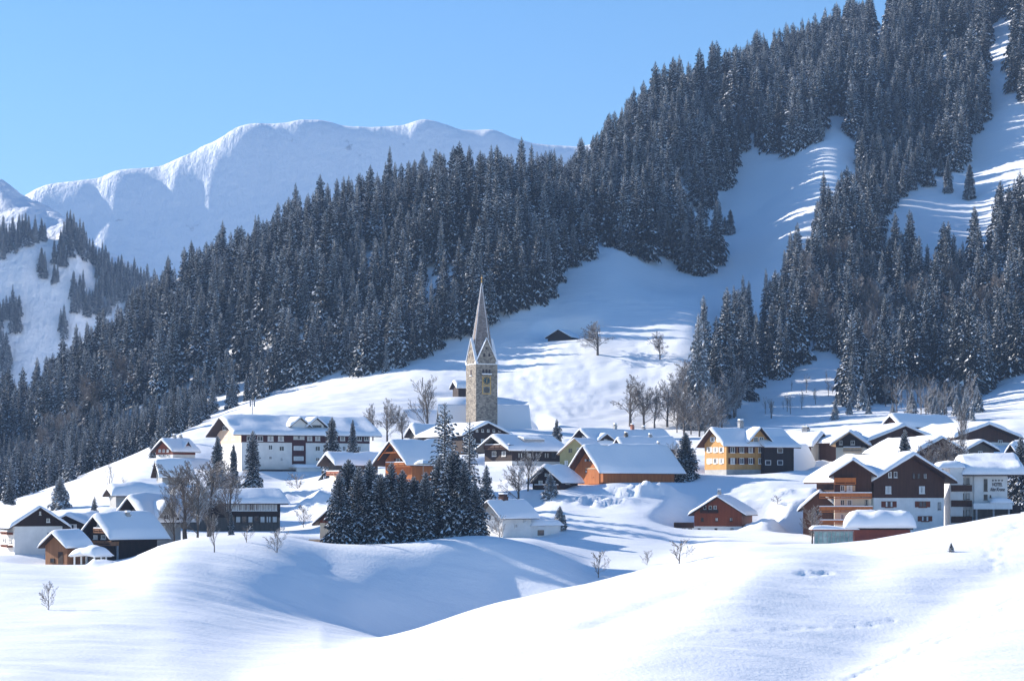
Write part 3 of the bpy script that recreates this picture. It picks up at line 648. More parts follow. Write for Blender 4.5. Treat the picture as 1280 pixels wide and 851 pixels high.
s = go('upper'); s.shell('red_wood', 'plaster', s.he * .42); s.roof(.7, .9, .9); s.chimney(218, 0, .8); s.chimney(226, 0, .8)
for x in (200, 205, 210): s.win('g', x, 563, 2.6, 3); s.win('g', x, 569, 2.2, 2.2, mull=0)
for x in (220, 227): s.win('r', x, 563, 2.6, 3)
s.cross(1, s.l * .45, s.l * .8, s.he - .5, s.he + .4, s.he + 1.9, 'red_wood', T=.4, ov=.4, inward=.2)
# the long hotel
s = go('hotell'); s.shell('maroon', 'plaster', zof(552.5, 500) - s.O.z); s.roof(.85, 1.5, 2.4)
o = s.boxpart('plaster_panel', (-s.w / 2, -.09, s.he - 2.2), (s.w / 2 - .06, -.04, s.he + .9), 'peach')
def ylocal(s, px): return s.at('r', px, 560).y
y0, y1 = ylocal(s, 365), ylocal(s, 382)
s.boxpart('stair_panel', (s.w / 2 + .035, y0, .6), (s.w / 2 + .12, y1, s.he - 1.9), 'maroon')
for x in (312, 325, 338, 351): s.win('r', x, 548, 7, 6)
for x, y in ((338, 559), (338, 572)): s.win('r', x, y, 5, 6 if y < 565 else 4)
for y in (546, 560, 573):
    s.win_local('r', Vector((0, (y0 + y1) / 2, s.at('r', 372, y).z + .0)), 2.6, 1.05) if y == 546 else None
for y in (560, 573):
    p = s.at('r', 373, y); m_ = MB(); m_.box((s.w / 2 + .12, p.y - 1.2, p.z - .5), (s.w / 2 + .2, p.y + 1.2, p.z + .5)); w_ = s.part(m_, 'window', M['white'])
    m_ = MB(); m_.box((s.w / 2 + .2, p.y - 1.08, p.z - .4), (s.w / 2 + .22, p.y + 1.08, p.z + .4)); s.part(m_, 'pane', M['curtain'], w_)
for x in (387, 397, 428, 449, 458): s.win('r', x, 547.8, 6, 5.5)
for x in (352, 397, 430, 449): s.win('r', x, 560.5, 6, 6); s.win('r', x, 574, 5, 4.5)
for x in (283, 292): s.win('g', x, 547, 4, 5.5, sh='maroon'); s.win('g', x - 2, 535, 4, 5)
ya, yb = ylocal(s, 367), ylocal(s, 387); yc, yd = ylocal(s, 388), ylocal(s, 407)
s.cross(1, ya, yb, s.he, s.he + 2.0, s.he + 3.5, 'plaster', proud=-1.1, T=.6, ov=.7, inward=.02, nwin=0, seed=8)
s.cross(1, yc, yd, s.he, s.he + 2.0, s.he + 3.5, 'plaster', proud=-1.1, T=.6, ov=.7, inward=.02, nwin=2, ww=1.2, wh=1.1, wz=s.he + 1.5, frame='grey_wood', seed=5)
ym = s.at('r', 331, 540).y; m_ = MB(); zt = s.top(0)
m_.tube((0, ym, zt - .5), (0, ym, zt + 4.2), .11, .08, 6); ms = s.part(m_, 'mast', M['metal'])
for dx, dy in ((0, -.5), (0, .5)):
    m_ = MB(); m_.box((dx - .1, ym + dy - .17, zt + 2.6), (dx + .1, ym + dy + .17, zt + 4.0)); m_.box((dx - .04, ym + min(dy, 0), zt + 3.2), (dx + .04, ym + max(dy, 0), zt + 3.3)); s.part(m_, 'antenna', M['metal'], ms)
x0 = s.w / 2; ye, yf = ylocal(s, 365), ylocal(s, 408)
lw = s.boxpart('low_wing', (x0 + .04, ye, -5), (x0 + 3.2, yf, .7), 'plaster')
snow_cap(lambda t: .72, x0 - .0, x0 + 3.7, ye - .5, yf + .5, .7, lw, 5)
m_ = MB(); m_.box((x0 + 3.2, ye + 3.4, -1.1), (x0 + 3.26, ye + 5.0, -.2)); s.part(m_, 'pane', M['glass'], lw)
bs = s.boxpart('basement_wall', (x0 + .04, .4, -6), (x0 + 2.4, ye - .02, -.15), 'plaster'); s.boxpart('ledge', (x0 + .04, .4, -.14), (x0 + 2.5, ye - .02, .25), 'dark_wood', bs)
m_ = MB(); m_.box((x0 + 2.4, ye - 1.9, -2.3), (x0 + 2.46, ye - 1.1, -1.3)); s.part(m_, 'pane', M['glass'], bs)
# glazed house
s = go('pav'); s.shell('dark_wood', 'grey_wood', s.he * .48); s.roof(.8, 1.3, 1.2)
for i in range(9): s.win('r', 286 + i * 7.1, 633.5, 6.4, 9, mull=1)
for i in range(8): s.win('r', 290 + i * 7.6, 649, 6.2, 8, frame='grey_wood', mull=0, glass='curtain' if i % 2 else 'glass')
s.boxpart('cornice', (s.w / 2 + .04, .2, s.he * .56), (s.w / 2 + .3, s.l - .2, s.he * .62), 'dark_wood')
s = go('spru'); s.shell('red_wood', 'cream', s.he - .3); s.roof(.7, .9, 1.4); s.win('g', 409, 670, 6, 6); s.win('g', 409, 656, 5, 5, frame='pale_wood')
s.balcony('g', 386, 440, 674, 680, 2.2, 'pale_wood'); s.boxpart('terrace_wall', (s.at('g', 388, 680, 2).x, -2.1, -3), (s.w / 2, -.06, s.at('g', 388, 681, 2).z), 'cream')
s = go('smallg'); s.shell('grey_wood', 'cream', s.he * .5); s.roof(.75, 1.2, 2.2); s.balcony('g', 408, 424, 589, 594, 1.6, 'terracotta'); s.win('r', 437, 590, 4, 5)
s = go('orang'); s.shell('orange_wood'); s.roof(.9, 1.3, 2.4); s.win('g', 498, 576, 5, 6, sh='red_wood'); s.win('g', 495, 563, 4, 4, frame='orange_wood'); s.balcony('g', 482, 513, 578, 583, 1.3, 'orange_wood')
m_ = MB()
for g in (-1, 1): m_.tube((g * s.w * .47, -2.2, s.he + .05), (0, -2.2, s.hr - .25), .12, .12, 4)
m_.tube((-s.w * .28, -2.2, s.he + (s.hr - s.he) * .42), (s.w * .28, -2.2, s.he + (s.hr - s.he) * .42), .1, .1, 4); s.part(m_, 'gable_truss', M['orange_wood'])
# church nave and chancel
s = go('church'); s.shell('plaster'); s.roof(.55, .7, .5, 'grey_wood')
for x in (640, 652): s.win('r', x, 549, 4, 9, frame='grey')
s = go('barnb'); s.shell('dark_wood'); s.roof(.8, .8, .8)
s = go('darkw'); s.shell('dark_wood', 'dark_wood', 2.0); s.roof(.6, 1.2, 1.2)
for i in range(5): s.win('g', 596 + i * 7, 538, 2.6, 3, mull=0)
for i in range(4): s.win('g', 592 + i * 11, 551, 4, 5)
s.balcony('g', 585, 632, 555, 560, 1.1, 'brown_wood')
s = go('behi'); s.shell('grey_wood'); s.roof(1.3, 1.0, 1.0)
s = go('mid'); s.shell('dark_wood', 'plaster', s.he * .5); s.roof(.75, 1.5, 2.0, 'grey_wood'); s.balcony('g', 605, 637, 556, 561, 1.3, 'brown_wood'); s.win('g', 618, 567, 5, 6); s.win('g', 630, 567, 5, 6); s.win('g', 623, 550, 5, 4, frame='brown_wood')
for x in (650, 661, 672, 683, 692): s.win('r', x, 569, 5, 6, frame='grey_wood')
ya, yb = s.at('r', 659, 560).y, s.at('r', 684, 560).y; xx = s.w * .27; z = s.top(xx)
m_ = MB(); m_.prism([(xx - 1.4, z - .4), (xx + 1.2, z - .4), (xx + 1.2, z + .75), (xx - 1.0, z + 1.25)], ya, yb); sp = s.part(m_, 'solar_box', M['metal'], s.roof_obj)
snow_cap(lambda t: z + 1.3 - (t - xx + 1.1) * .24, xx - 1.1, xx + 1.25, ya - .05, yb + .05, .3, s.roof_obj, 3)
te = s.boxpart('terrace', (-s.w / 2 - 4, -6, -4), (s.w / 2 + .5, -.05, .25), 'plaster'); snow_cap(lambda t: .26, -s.w / 2 - 4.1, s.w / 2 + .6, -6.1, -.1, .7, te, 9)
s = go('sdark'); s.shell('dark_wood'); s.roof(.85, .9, 1.0); s.win('g', 676, 603, 5, 5); s.win('g', 689, 603, 5, 5); s.win('r', 709, 603, 5, 3.5); s.balcony('g', 668, 698, 606, 610, .9, 'brown_wood'); s.win('g', 683, 593, 3, 3)
s = go('khaki'); s.shell('khaki'); s.roof(.45, .45, .5, 'pale_wood'); s.win('g', 713, 563, 5, 6, frame='khaki'); s.win('g', 723, 562, 3, 5); s.win('g', 708, 578, 4, 5); s.win('g', 724, 577, 4, 5)
s = go('rear'); s.shell('dark_wood', 'plaster', s.he * .5); s.roof(.65, 1.0, 1.3); s.win('g', 730, 547, 4, 4)
s.chimney(770, 0, 1.0, mat='grey'); s.chimney(790, 0, 1.0, mat='terracotta'); s.chimney(805, 0, .6, mat='metal')
s.cross(1, s.l * .02, s.l * .2, s.he - .2, s.he + .5, s.he + 1.8, 'dark_wood', T=.5, ov=.5, inward=.2, proud=.6)
s = go('rear2'); s.shell('grey_wood'); s.roof(.8, .8, .8); s.chimney(0, 0, .8, fy=.12, mat='grey_wood'); s.chimney(0, 0, .5, fy=.6, mat='metal')
s = go('barn'); s.shell('orange_wood', 'orange_wood', s.he * .85); s.roof(.85, 1.0, 1.6, 'brown_wood', back=2.0)
s.boxpart('barn_door', (-s.w * .05, -.12, -.2), (s.w * .38, -.05, 2.6), 'orange_wood'); s.boxpart('lintel', (-s.w * .1, -.2, 2.65), (s.w * .42, -.05, 2.9), 'pale_wood')
s.win('g', 733, 589, 2.4, 3, mull=0, frame='brown_wood', glass='white'); s.win('g', 741, 594, 3, 4, mull=0, frame='orange_wood', glass='glass'); s.win('g', 735, 575, 8, 4, frame='orange_wood', mull=2); s.win('g', 747, 573, 3, 3, frame='pale_wood')
s.chimney(823, 0, .5, w=.5)
# shingled house
s = go('yell'); s.shell('shingle', 'grey', 1.2); s.roof(.6, 1.1, 1.3, 'brown_wood'); s.chimney(925, 0, 1.3, mat='metal', w=.9)
for y in (562, 576):
    for x in (887, 894.5, 902): s.win('g', x, y, 3.2, 6.5, sh='plaster')
    for x in (915.5, 927, 938): s.win('r', x, y, 5.2, 7.5, sh='maroon')
    s.win('r', 950, y, 4.5, 7)
for x in (891, 899): s.win('g', x, 549, 3, 5.5, sh='plaster')
yd = s.at('r', 951, 570).y
dk = s.boxpart('dark_wing', (s.w / 2 + .04, yd, -3), (s.w / 2 + 1.2, s.l + .4, s.he - .6), 'dark_wood')
for x, y in ((975, 563), (975, 578), (960, 578)):
    p = s.at('r', x, y, 1.2); m_ = MB(); m_.box((s.w / 2 + 1.2, p.y - .7, p.z - .5), (s.w / 2 + 1.27, p.y + .7, p.z + .5)); s.part(m_, 'window_frame', M['white'], dk); m_ = MB(); m_.box((s.w / 2 + 1.27, p.y - .55, p.z - .38), (s.w / 2 + 1.29, p.y + .55, p.z + .38)); s.part(m_, 'pane', M['glass'], dk)
zt = s.he - .55; m_ = MB(); m_.prism([(s.w / 2 - 1.6, zt + 1.6), (s.w / 2 + 2.6, zt - .35), (s.w / 2 + 2.6, zt - .15), (s.w / 2 - 1.6, zt + 1.8)], yd - .8, s.l + 1.2); s.part(m_, 'wing_roof', M['brown_wood'], dk)
snow_cap(lambda t: zt + 1.82 - (t - s.w / 2 + 1.6) * .465, s.w / 2 - 1.6, s.w / 2 + 2.75, yd - .9, s.l + 1.3, .6, dk, 6)
ya, yb = s.at('r', 936, 560).y, s.at('r', 957, 560).y
s.cross(1, ya, yb, s.he - .5, s.he + 1.0, s.he + 3.1, 'shingle', proud=.5, T=.55, ov=.9, inward=.02, nwin=2, ww=1.1, wh=1.3, wz=s.he + .7)
s = go('lean'); s.shell('brown_wood'); s.roof(.8, 1.2, 1.5); s.win('r', 993, 583, 3, 3, mull=0)
s = go('whiteb'); s.shell('plaster'); s.roof(.85, 1.4, 1.2); s.boxpart('wood_cladding', (-s.w / 2 - .12, 0, 0), (-s.w / 2 - .05, s.l, s.he), 'brown_wood'); s.chimney(0, 0, 1.0, fy=.3, mat='metal', w=1.3)
s.boxpart('downpipe', (-.1, -.2, -2), (.05, -.05, s.he), 'metal')
# lone red chalet
s = go('red'); s.shell('red_wood', 'plaster', 1.05); s.roof(.55, .9, 1.0); s.chimney(0, 0, .7, fy=.12, w=.6)
for x in (878, 896, 914): s.win('g', x, 649, 3.2, 4.2, frame='dark_wood', mull=0)
for x in (881, 888, 894): s.win('g', x, 634, 3.6, 4.5, frame='white', mull=0)
s.balcony('g', 875, 897, 636.5, 641, .8, 'dark_wood', False)
for x in (874, 895, 915): s.win('g', x, 661.5, 3.5, 3, frame='dark_wood', mull=0)
x0, x1 = s.at('g', 843, 655).x, -s.w / 2 - .04
tr = s.boxpart('terrace', (x0, -.2, -2.5), (x1, 5, .75), 'plaster'); s.boxpart('terrace_fence', (x0 - .05, -.28, .76), (x1, -.18, 1.75), 'brown_wood', tr)
for x in (855, 863): 
    p = s.at('g', x, 662); m_ = MB(); m_.box((p.x - .35, -.24, p.z - .3), (p.x + .35, -.2, p.z + .3)); s.part(m_, 'pane', M['glass'], tr)
m_ = MB(); m_.box((s.w / 2 + .05, .5, -1.0), (s.w / 2 + 4.2, 4.0, .5)); an = s.part(m_, 'side_annex', M['grey_wood']); snow_cap(lambda t: .52, s.w / 2 + .05, s.w / 2 + 4.6, .3, 4.5, 1.2, an, 2)
# low farmhouse
s = go('lowhouse'); s.shell('grey', 'plaster', s.he - .1); s.roof(.7, .8, 1.2, 'grey_wood')
for x, y in ((613, 647), (620, 647), (613, 660), (620, 660)): s.win('g', x, y, 2.4, 4)
for x, y in ((645, 657), (656, 650), (645, 646)): s.win('r', x, y, 3.6, 4.6)
s.chimney(629, 0, .7, w=1.2, mat='brown_wood')
y1 = s.l; an = s.boxpart('annex', (-s.w / 2 + 1, y1 + .05, -2), (s.w / 2 - .3, y1 + 8, 1.9), 'plaster'); snow_cap(lambda t: 1.92, -s.w / 2 + .6, s.w / 2 + .2, y1 - .2, y1 + 8.5, 1.2, an, 4)
m_ = MB(); m_.box((s.w / 2 - .3, y1 + 2, .3), (s.w / 2 - .24, y1 + 3.6, 1.2)); s.part(m_, 'pane', M['glass'], an)
s = go('hut'); s.shell('dark_wood'); s.roof(.35, .7, .8)
# gable hotel at the right
s = go('hotelr'); s.shell('brown_wood', 'plaster', zof(622, 385) - s.O.z); s.roof(.75, 1.7, 1.6, 'brown_wood', th=.3)
for x, y in ((1112, 593), (1119, 593), (1142, 595), (1148, 595), (1156, 595)): s.win('g', x, y, 4, 7, mull=0, frame='white' if x in (1112, 1119) else 'brown_wood')
for x in (1110, 1152): s.win('g', x, 612, 7, 9, sh='brown_wood')
for x in (1111, 1153): s.win('g', x, 630, 9.5, 7.5, sh='red_wood', frame='red_wood'); 
s.win('g', 1156, 648, 9, 6.5, sh='red_wood', frame='red_wood'); s.win('g', 1174, 632, 3.5, 9, frame='grey_wood', mull=0)
s = go('balc'); s.shell('brown_wood', 'cream', zof(618, 378) - s.O.z); s.roof(.7, .9, 2.4, 'brown_wood')
for y in (610, 628, 646):
    s.win('g', 1053, y, 5, 7); s.win('g', 1062, y, 7, 7, sh=('pale_wood' if y == 610 else None))
s.win('g', 1083, 628, 4, 7, frame='grey_wood', mull=0)
s.balcony('g', 1043, 1070, 597, 605, 1.3, 'orange_wood', False); s.balcony('g', 1024, 1090, 616, 623, 1.9, 'orange_wood'); s.balcony('g', 1024, 1091, 633, 640, 1.9, 'orange_wood'); s.balcony('g', 1024, 1058, 650, 655, 1.9, 'orange_wood')
s = go('lowg'); s.shell('brown_wood'); s.roof(.6, .9, 1.2); s.win('g', 1023, 640, 5, 5, frame='brown_wood')
s = go('cons'); hz = s.he
cw = s.at('g', 1066, 670).x; gx0 = -s.w / 2
s.w_all = s.w
rb = None
m_ = MB(); m_.box((cw + .3, 0, -4), (s.w / 2, s.l, hz)); s.part(m_, 'wall', M['red_panel'])
# glass front
xg0 = -s.w / 2
m_ = MB(); n = 9
for k in range(n + 1):
    x = xg0 + (cw - xg0) * k / n; m_.box((x - .05, -.05, -2.5), (x + .05, .05, hz - .35))
m_.box((xg0 - .1, -.08, hz - .35), (cw + .1, .1, hz - .1)); m_.box((xg0, -.06, hz - 1.15), (cw, -.051, hz - 1.09)); gf = s.part(m_, 'glass_front', M['metal'])
for k in range(n):
    x = xg0 + (cw - xg0) * k / n; m_ = MB(); m_.box((x + .051, -.02, -2.5), (x + (cw - xg0) / n - .051, .02, hz - .351)); s.part(m_, 'pane', M['green_glass'], gf)
lw = s.boxpart('low_roof', (xg0 - .4, -.5, hz - .099), (cw + .2, s.l, hz + .05), 'red_panel'); snow_cap(lambda t: hz + .051, xg0 - .5, cw + 1, -.6, s.l, .55, lw, 3)
rf = s.boxpart('flat_roof', (s.at('g', 1057, 660).x, -.55, hz + .052), (s.w / 2 + .4, s.l + .4, hz + .3), 'dark_wood')
snow_cap(lambda t: hz + .302, s.at('g', 1056, 660).x, s.w / 2 + .9, -.8, s.l + .6, 2.5, rf, 8)
# white hotel with the sign
s = go('sign'); m_ = MB(); m_.box((-s.w / 2 - .03, -.03, -4), (s.w / 2 + .03, s.l, s.he)); s.part(m_, 'wall', M['plaster'])
xa, xb = -s.w / 2 - 2.2, s.w / 2 + 3.0; yr = s.l * .55; zr_ = s.he + 2.5; sl_ = (zr_ - s.he) / yr; zf = s.he - sl_ * 1.3
m_ = MB(); m_.prism([(-1.3, zf + .02), (yr, zr_ + .02), (yr, zr_ + .3), (-1.3, zf + .3)], xa, xb, axis='x'); m_.prism([(yr, zr_ + .02), (2 * yr + 1.3, zf + .02), (2 * yr + 1.3, zf + .3), (yr, zr_ + .3)], xa, xb, axis='x'); s.roof_obj = s.part(m_, 'roof', M['dark_wood'])
snow_cap(lambda t: zr_ + .3 - abs(t - yr) * sl_, -1.45, 2 * yr + 1.45, xa - .1, xb + .1, 1.15, s.roof_obj, 12, ridge=True, mid=yr, swap=True)
xs0, xs1 = s.at('g', 1187, 600).x, s.at('g', 1217, 600).x; zt = zof(585, 392) - s.O.z
tw = s.boxpart('stair_tower', (xs0, -.9, -4), (s.at('g', 1203, 600).x, s.l * .6, zt), 'plaster'); snow_cap(lambda t: zt + .01, xs0 - 2.2, s.at('g', 1206, 600).x, -1.3, s.l * .6, 1.1, tw, 3)
s.boxpart('rear_bay', (s.at('g', 1203, 600).x + .02, .3, -4), (-s.w / 2 - .03, s.l * .5, zt - .8), 'plaster')
for ya, yb in ((606, 614), (625, 633), (645, 653)):
    s.boxpart('balcony_band', (s.at('g', 1188, 600).x, -1.15, s.at('g', 1200, yb).z), (s.at('g', 1214, 600).x, -.92, s.at('g', 1200, ya).z), 'brown_wood')
for y in (601, 620, 641):
    s.win('g', 1203, y, 4, 7.5, frame='grey_wood'); s.win('g', 1210, y, 4, 7.5, frame='grey_wood')
    for o_ in []: pass
s.win('g', 1232, 606, 4.6, 15, frame='grey_wood', mull=0); s.win('g', 1232, 621, 4.6, 6.5, frame='grey_wood'); s.win('g', 1238, 620, 1.6, 3, frame='dark_wood', mull=0)
def sign_text(s, body, px, py, hpx, wpx=None, shear=0):
    p = s.at('g', px, py); cu = bpy.data.curves.new('sign_text', 'FONT'); cu.body = body; cu.align_x = 'CENTER'; cu.align_y = 'CENTER'
    cu.size = hpx * s.O.y / FPX * 1.35; cu.extrude = .03; cu.shear = shear; cu.offset = .012
    o = bpy.data.objects.new('sign_text', cu); col.objects.link(o)
    dg = bpy.context.evaluated_depsgraph_get(); me = bpy.data.meshes.new_from_object(o.evaluated_get(dg)); bpy.data.objects.remove(o)
    me.materials.clear(); me.materials.append(M['letter'])
    if wpx:
        xs = [v.co.x for v in me.vertices]; f = wpx * s.O.y / FPX / max(1e-3, max(xs) - min(xs))
        for v in me.vertices: v.co.x *= f
    q = bpy.data.objects.new('sign_text', me); col.objects.link(q); q.parent = s.root; q.location = (p.x, -.1, p.z); q.rotation_euler = (R(90), 0, 0); return q
sign_text(s, 'HOTEL', 1246.5, 605.5, 4.6, 12.5); sign_text(s, 'Alte Krone', 1246.5, 611.6, 4.6, 18.5, .3)
for i, x in enumerate((1241, 1244.7, 1248.6, 1252.6)):
    p = s.at('g', x, 600.2); m_ = MB(); pts = []
    for k in range(10):
        r_ = .22 if k % 2 == 0 else .09; t = math.pi / 2 + k * math.pi / 5; pts.append((p.x + r_ * math.cos(t), p.z + r_ * math.sin(t)))
    for k in range(10): m_.prism([(p.x, p.z), pts[k], pts[(k + 1) % 10]], -.11, -.06)
    s.part(m_, 'star_emblem', M['letter'])
z0 = zof(636, 392) - s.O.z; xc0, xc1 = s.at('g', 1214, 630).x, s.at('g', 1262, 630).x
cp = s.boxpart('canopy', (xc0, -3.2, z0), (xc1, -.06, z0 + 1.05), 'white'); snow_cap(lambda t: z0 + 1.06, s.at('g', 1236, 630).x, xc1 + .1, -3.2, -.1, .7, cp, 5)
for x in (xc0 + .4, (xc0 + xc1) / 2, xc1 - .7): s.boxpart('post', (x, -3.0, -5), (x + .3, -2.7, z0), 'metal', cp)
s.boxpart('entrance_wall', (xc0 + .3, -.9, -5), (xc1 - .2, -.64, z0), 'grey_wood', cp)
s.boxpart('side_block', (s.at('g', 1262.3, 630).x, -2.5, -5), (s.at('g', 1273, 630).x, 3, z0 + .7), 'dark_wood')
s = go('tr1'); s.shell('brown_wood'); s.roof(.8, 1.6, 1.8, 'brown_wood'); s.chimney(0, 0, 1.4, fx=.6, fy=.2, mat='metal'); s.win('g', 1122, 556, 6, 5, frame='brown_wood'); s.win('g', 1100, 560, 6, 5, frame='brown_wood')
s = go('tr1b'); s.shell('dark_wood', 'cream', s.he * .8); s.roof(.7, 1.0, 1.6, 'pale_wood'); s.balcony('g', 1054, 1076, 559, 564, 1.2, 'pale_wood'); s.win('g', 1051, 553, 4, 5); s.win('g', 1062, 570, 4, 5); s.win('g', 1066, 553, 5, 5)
s = go('tr2'); s.shell('brown_wood'); s.roof(.75, 1.2, 1.3, 'brown_wood'); s.win('g', 1176, 568, 6, 6, frame='brown_wood')
s = go('tr3'); s.shell('brown_wood', 'plaster', s.he * .4); s.roof(.8, 1.4, 1.6, 'brown_wood')
for x in (1210, 1225, 1250): s.win('g', x, 552, 5, 4)
s = go('tr4'); s.shell('brown_wood'); s.roof(.9, 1.0, 1.0); s.win('g', 1116, 530, 3, 3)
s = go('tr5'); s.shell('grey_wood'); s.roof(.6, .8, 1.0); s.win('g', 1225, 566, 5, 5)
s = go('edge'); s.shell('dark_wood'); s.roof(.9, 1.2, 2.0); s.balcony('g', 1243, 1260, 618, 624, 1.0, 'orange_wood'); s.win('g', 1251, 611, 5, 6)
s = go('edge2'); s.shell('dark_wood'); s.roof(1.2, 1.0, 1.2)

# snow laden parasol on the terrace of the wooden house
pz = xof(529, 418); g_ = float(ground(pz, 418)); pr = empty('parasol', (pz, 418, max(g_, zof(592, 418)))); tag(pr, 'open cream parasol under a cap of snow beside the orange brown wooden house', 'parasol')
m_ = MB(); m_.tube((0, 0, -1), (0, 0, 2.3), .05, .05, 8); m_.build('pole', M['metal'], pr)
for nm, rr_, z0_, z1_, mt in (('canopy', 1.9, 1.75, 2.4, 'cream'), ('snow_cover', 1.8, 1.95, 2.75, 'snow')):
    m_ = MB(); P0 = [(rr_ * math.cos(k * math.pi / 4), rr_ * math.sin(k * math.pi / 4), z0_) for k in range(8)]; P1 = [(rr_ * .45 * math.cos(k * math.pi / 4), rr_ * .45 * math.sin(k * math.pi / 4), z0_ + (z1_ - z0_) * .78) for k in range(8)]
    for k in range(8): j = (k + 1) % 8; m_.poly([P0[k], P0[j], P1[j], P1[k]]); m_.poly([P1[k], P1[j], (0, 0, z1_)])
    m_.poly([(x, y, z - .02) for x, y, z in P0[::-1]]); m_.build(nm, M[mt], pr, nm == 'snow_cover')

# ------------------------------------------------------------------ church tower
Yt = 596.; at_ = R(64); C0 = Vector((xof(595, Yt), Yt, 0)); wt = 6.4
xd = Vector((math.cos(at_), -math.sin(at_), 0)); yd = Vector((math.sin(at_), math.cos(at_), 0))
O = C0 - xd * wt / 2 + yd * wt / 2; O.z = float(ground(O.x, O.y)) - 2
tower = empty('church_tower', O, math.atan2(xd.y, xd.x)); tag(tower, 'tall stone church tower with four gables, a clock and a slender pointed spire', 'tower')
def tz(py): return zof(py, Yt) - O.z
b2 = wt / 2; zc = tz(455); zp = tz(423); zap = tz(352)
m_ = MB(); m_.box((-b2, -b2, 0), (b2, b2, zc)); m_.build('shaft', M['stone'], tower)
m_ = MB(); m_.box((-b2 - .12, -b2 - .12, zc), (b2 + .12, b2 + .12, zc + .22)); m_.build('cornice', M['white'], tower)
for k in range(4):
    an = k * math.pi / 2; c_, s_ = math.cos(an), math.sin(an)
    def rot(x, y, z): return (x * c_ - y * s_, x * s_ + y * c_, z)
    m_ = MB(); q = [(-b2, zc + .222), (b2, zc + .222), (0, zp)]
    fr = [rot(x, -b2, z) for x, z in q]; bk = [rot(x, -b2 + .5, z) for x, z in q]
    m_.poly(fr); m_.poly(bk[::-1])
    for i in range(3): j = (i + 1) % 3; m_.poly([fr[i], bk[i], bk[j], fr[j]])
    gb = m_.build('gable', M['stone'] if k != 3 else M['stone'], tower)
    m_ = MB()     # snowy coping on both slopes
    for g in (-1, 1):
        a0 = (g * (b2 + .1), zc + .25); a1 = (0, zp + .15); n_ = Vector((-(a1[1] - a0[1]), a1[0] - a0[0])).normalized() * (.22 * g * -1)
        A = [a0, a1, (a1[0], a1[1] + .2), (a0[0] + g * .12, a0[1] + .1)]
        f0 = [rot(x, -b2 - .18, z) for x, z in A]; f1 = [rot(x, -b2 + .6, z) for x, z in A]
        m_.poly(f0); m_.poly(f1[::-1])
        for i in range(4): j = (i + 1) % 4; m_.poly([f0[i], f1[i], f1[j], f0[j]])
    m_.build('snow_coping', M['snow'], gb)
    m_ = MB()     # gable openings
    for x in (-.75, .75):
        m_.poly([rot(x + dx, -b2 - .03, zc + 2.1 + dz) for dx, dz in ((-.28, 0), (.28, 0), (.28, .7), (0, .95), (-.28, .7))])
    for x in (-.75, .75): pass
    m_.poly([rot(dx, -b2 - .03, zc + 4.0 + dz) for dx, dz in ((-.2, 0), (.2, 0), (.2, .5), (0, .7), (-.2, .5))])
    m_.build('gable_opening', M['letter'], gb)
# octagonal spire, straight sided with a flared foot
m_ = MB(); rings = [(zc + .3, 3.2), (zc + 4, 2.92), (zc + 7, 2.5), (zc + 14.3, 1.32), (zc + 19.5, .48), (zap, .07)]
vs = []
for z, r_ in rings: vs.append([(r_ * math.cos(math.pi / 8 + k * math.pi / 4), r_ * math.sin(math.pi / 8 + k * math.pi / 4), z) for k in range(8)])
for i in range(len(rings) - 1):
    for k in range(8): m_.poly([vs[i][k], vs[i][(k + 1) % 8], vs[i + 1][(k + 1) % 8], vs[i + 1][k]])
m_.poly(vs[-1]); m_.poly(vs[0][::-1]); spo = m_.build('spire', M['spire'], tower)
m_ = MB()
for k in range(8):
    if k % 2 == 0 or k == 5:
        for i in range(1, len(rings) - 1):
            a = Vector(vs[i][k]) * 1; b_ = Vector(vs[i + 1][k]); m_.tube(a + Vector((0, 0, .0)), b_, .085, .05, 4)
m_.build('snow_ridge', M['snow'], spo)
m_ = MB(); m_.tube((0, 0, zap - .3), (0, 0, zap + 2.2), .06, .05, 6); m_.box((-.55, -.05, zap + 1.35), (.55, .05, zap + 1.47)); 
for i in range(6): m_.tube((0, 0, zap + .2 + i * .07), (0, 0, zap + .27 + i * .07), .26 * math.sin(math.pi * i / 6) + .02, .26 * math.sin(math.pi * (i + 1) / 6) + .02, 10)
m_.build('cross', M['gold'], tower)
def TX(face, u, d, z):     # face 'r': +x face, u along y; face 'l': -y face, u along x
    return (b2 + d, u, z) if face == 'r' else (u, -b2 - d, z)
# right (clock) face
m_ = MB()
for u in (-.95, 0, .95):
    for q in ([(-.28, 0), (.28, 0), (.28, 1.0), (.14, 1.25), (-.14, 1.25), (-.28, 1.0)],): m_.poly([TX('r', u + a_ - .1, .03, tz(467) + c_) for a_, c_ in q])
m_.build('belfry_opening', M['letter'], tower)
m_ = MB(); m_.box((b2, -1.5, tz(468.3)), (b2 + .45, 1.3, tz(468.3) + .12)); sl2 = m_.build('ledge', M['stone'], tower)
m_ = MB(); m_.box((b2 + .0, -1.5, tz(468.3) + .122), (b2 + .5, 1.3, tz(468.3) + .4)); m_.build('snow_cover', M['snow'], sl2)
uc = -.05; m_ = MB(); zt_, zb_ = tz(469.5), tz(492)
m_.box((b2 + .02, uc - 1.25, zb_), (b2 + .05, uc + 1.25, zt_)); fp = m_.build('painted_panel', M['fresco'], tower)
m_ = MB()
for a_, b__ in (((uc - 1.3, zb_ - .05), (uc - 1.05, zt_)), ((uc + 1.05, zb_ - .05), (uc + 1.3, zt_)), ((uc - 1.05, zb_ - .05), (uc + 1.05, zb_ + .2)), ((uc - 1.05, tz(482) - .12), (uc + 1.05, tz(482) + .1))):
    m_.box((b2 + .05, a_[0], a_[1]), (b2 + .1, b__[0], b__[1]))
m_.build('panel_frame', M['gold'], fp)
zk = tz(475.3)
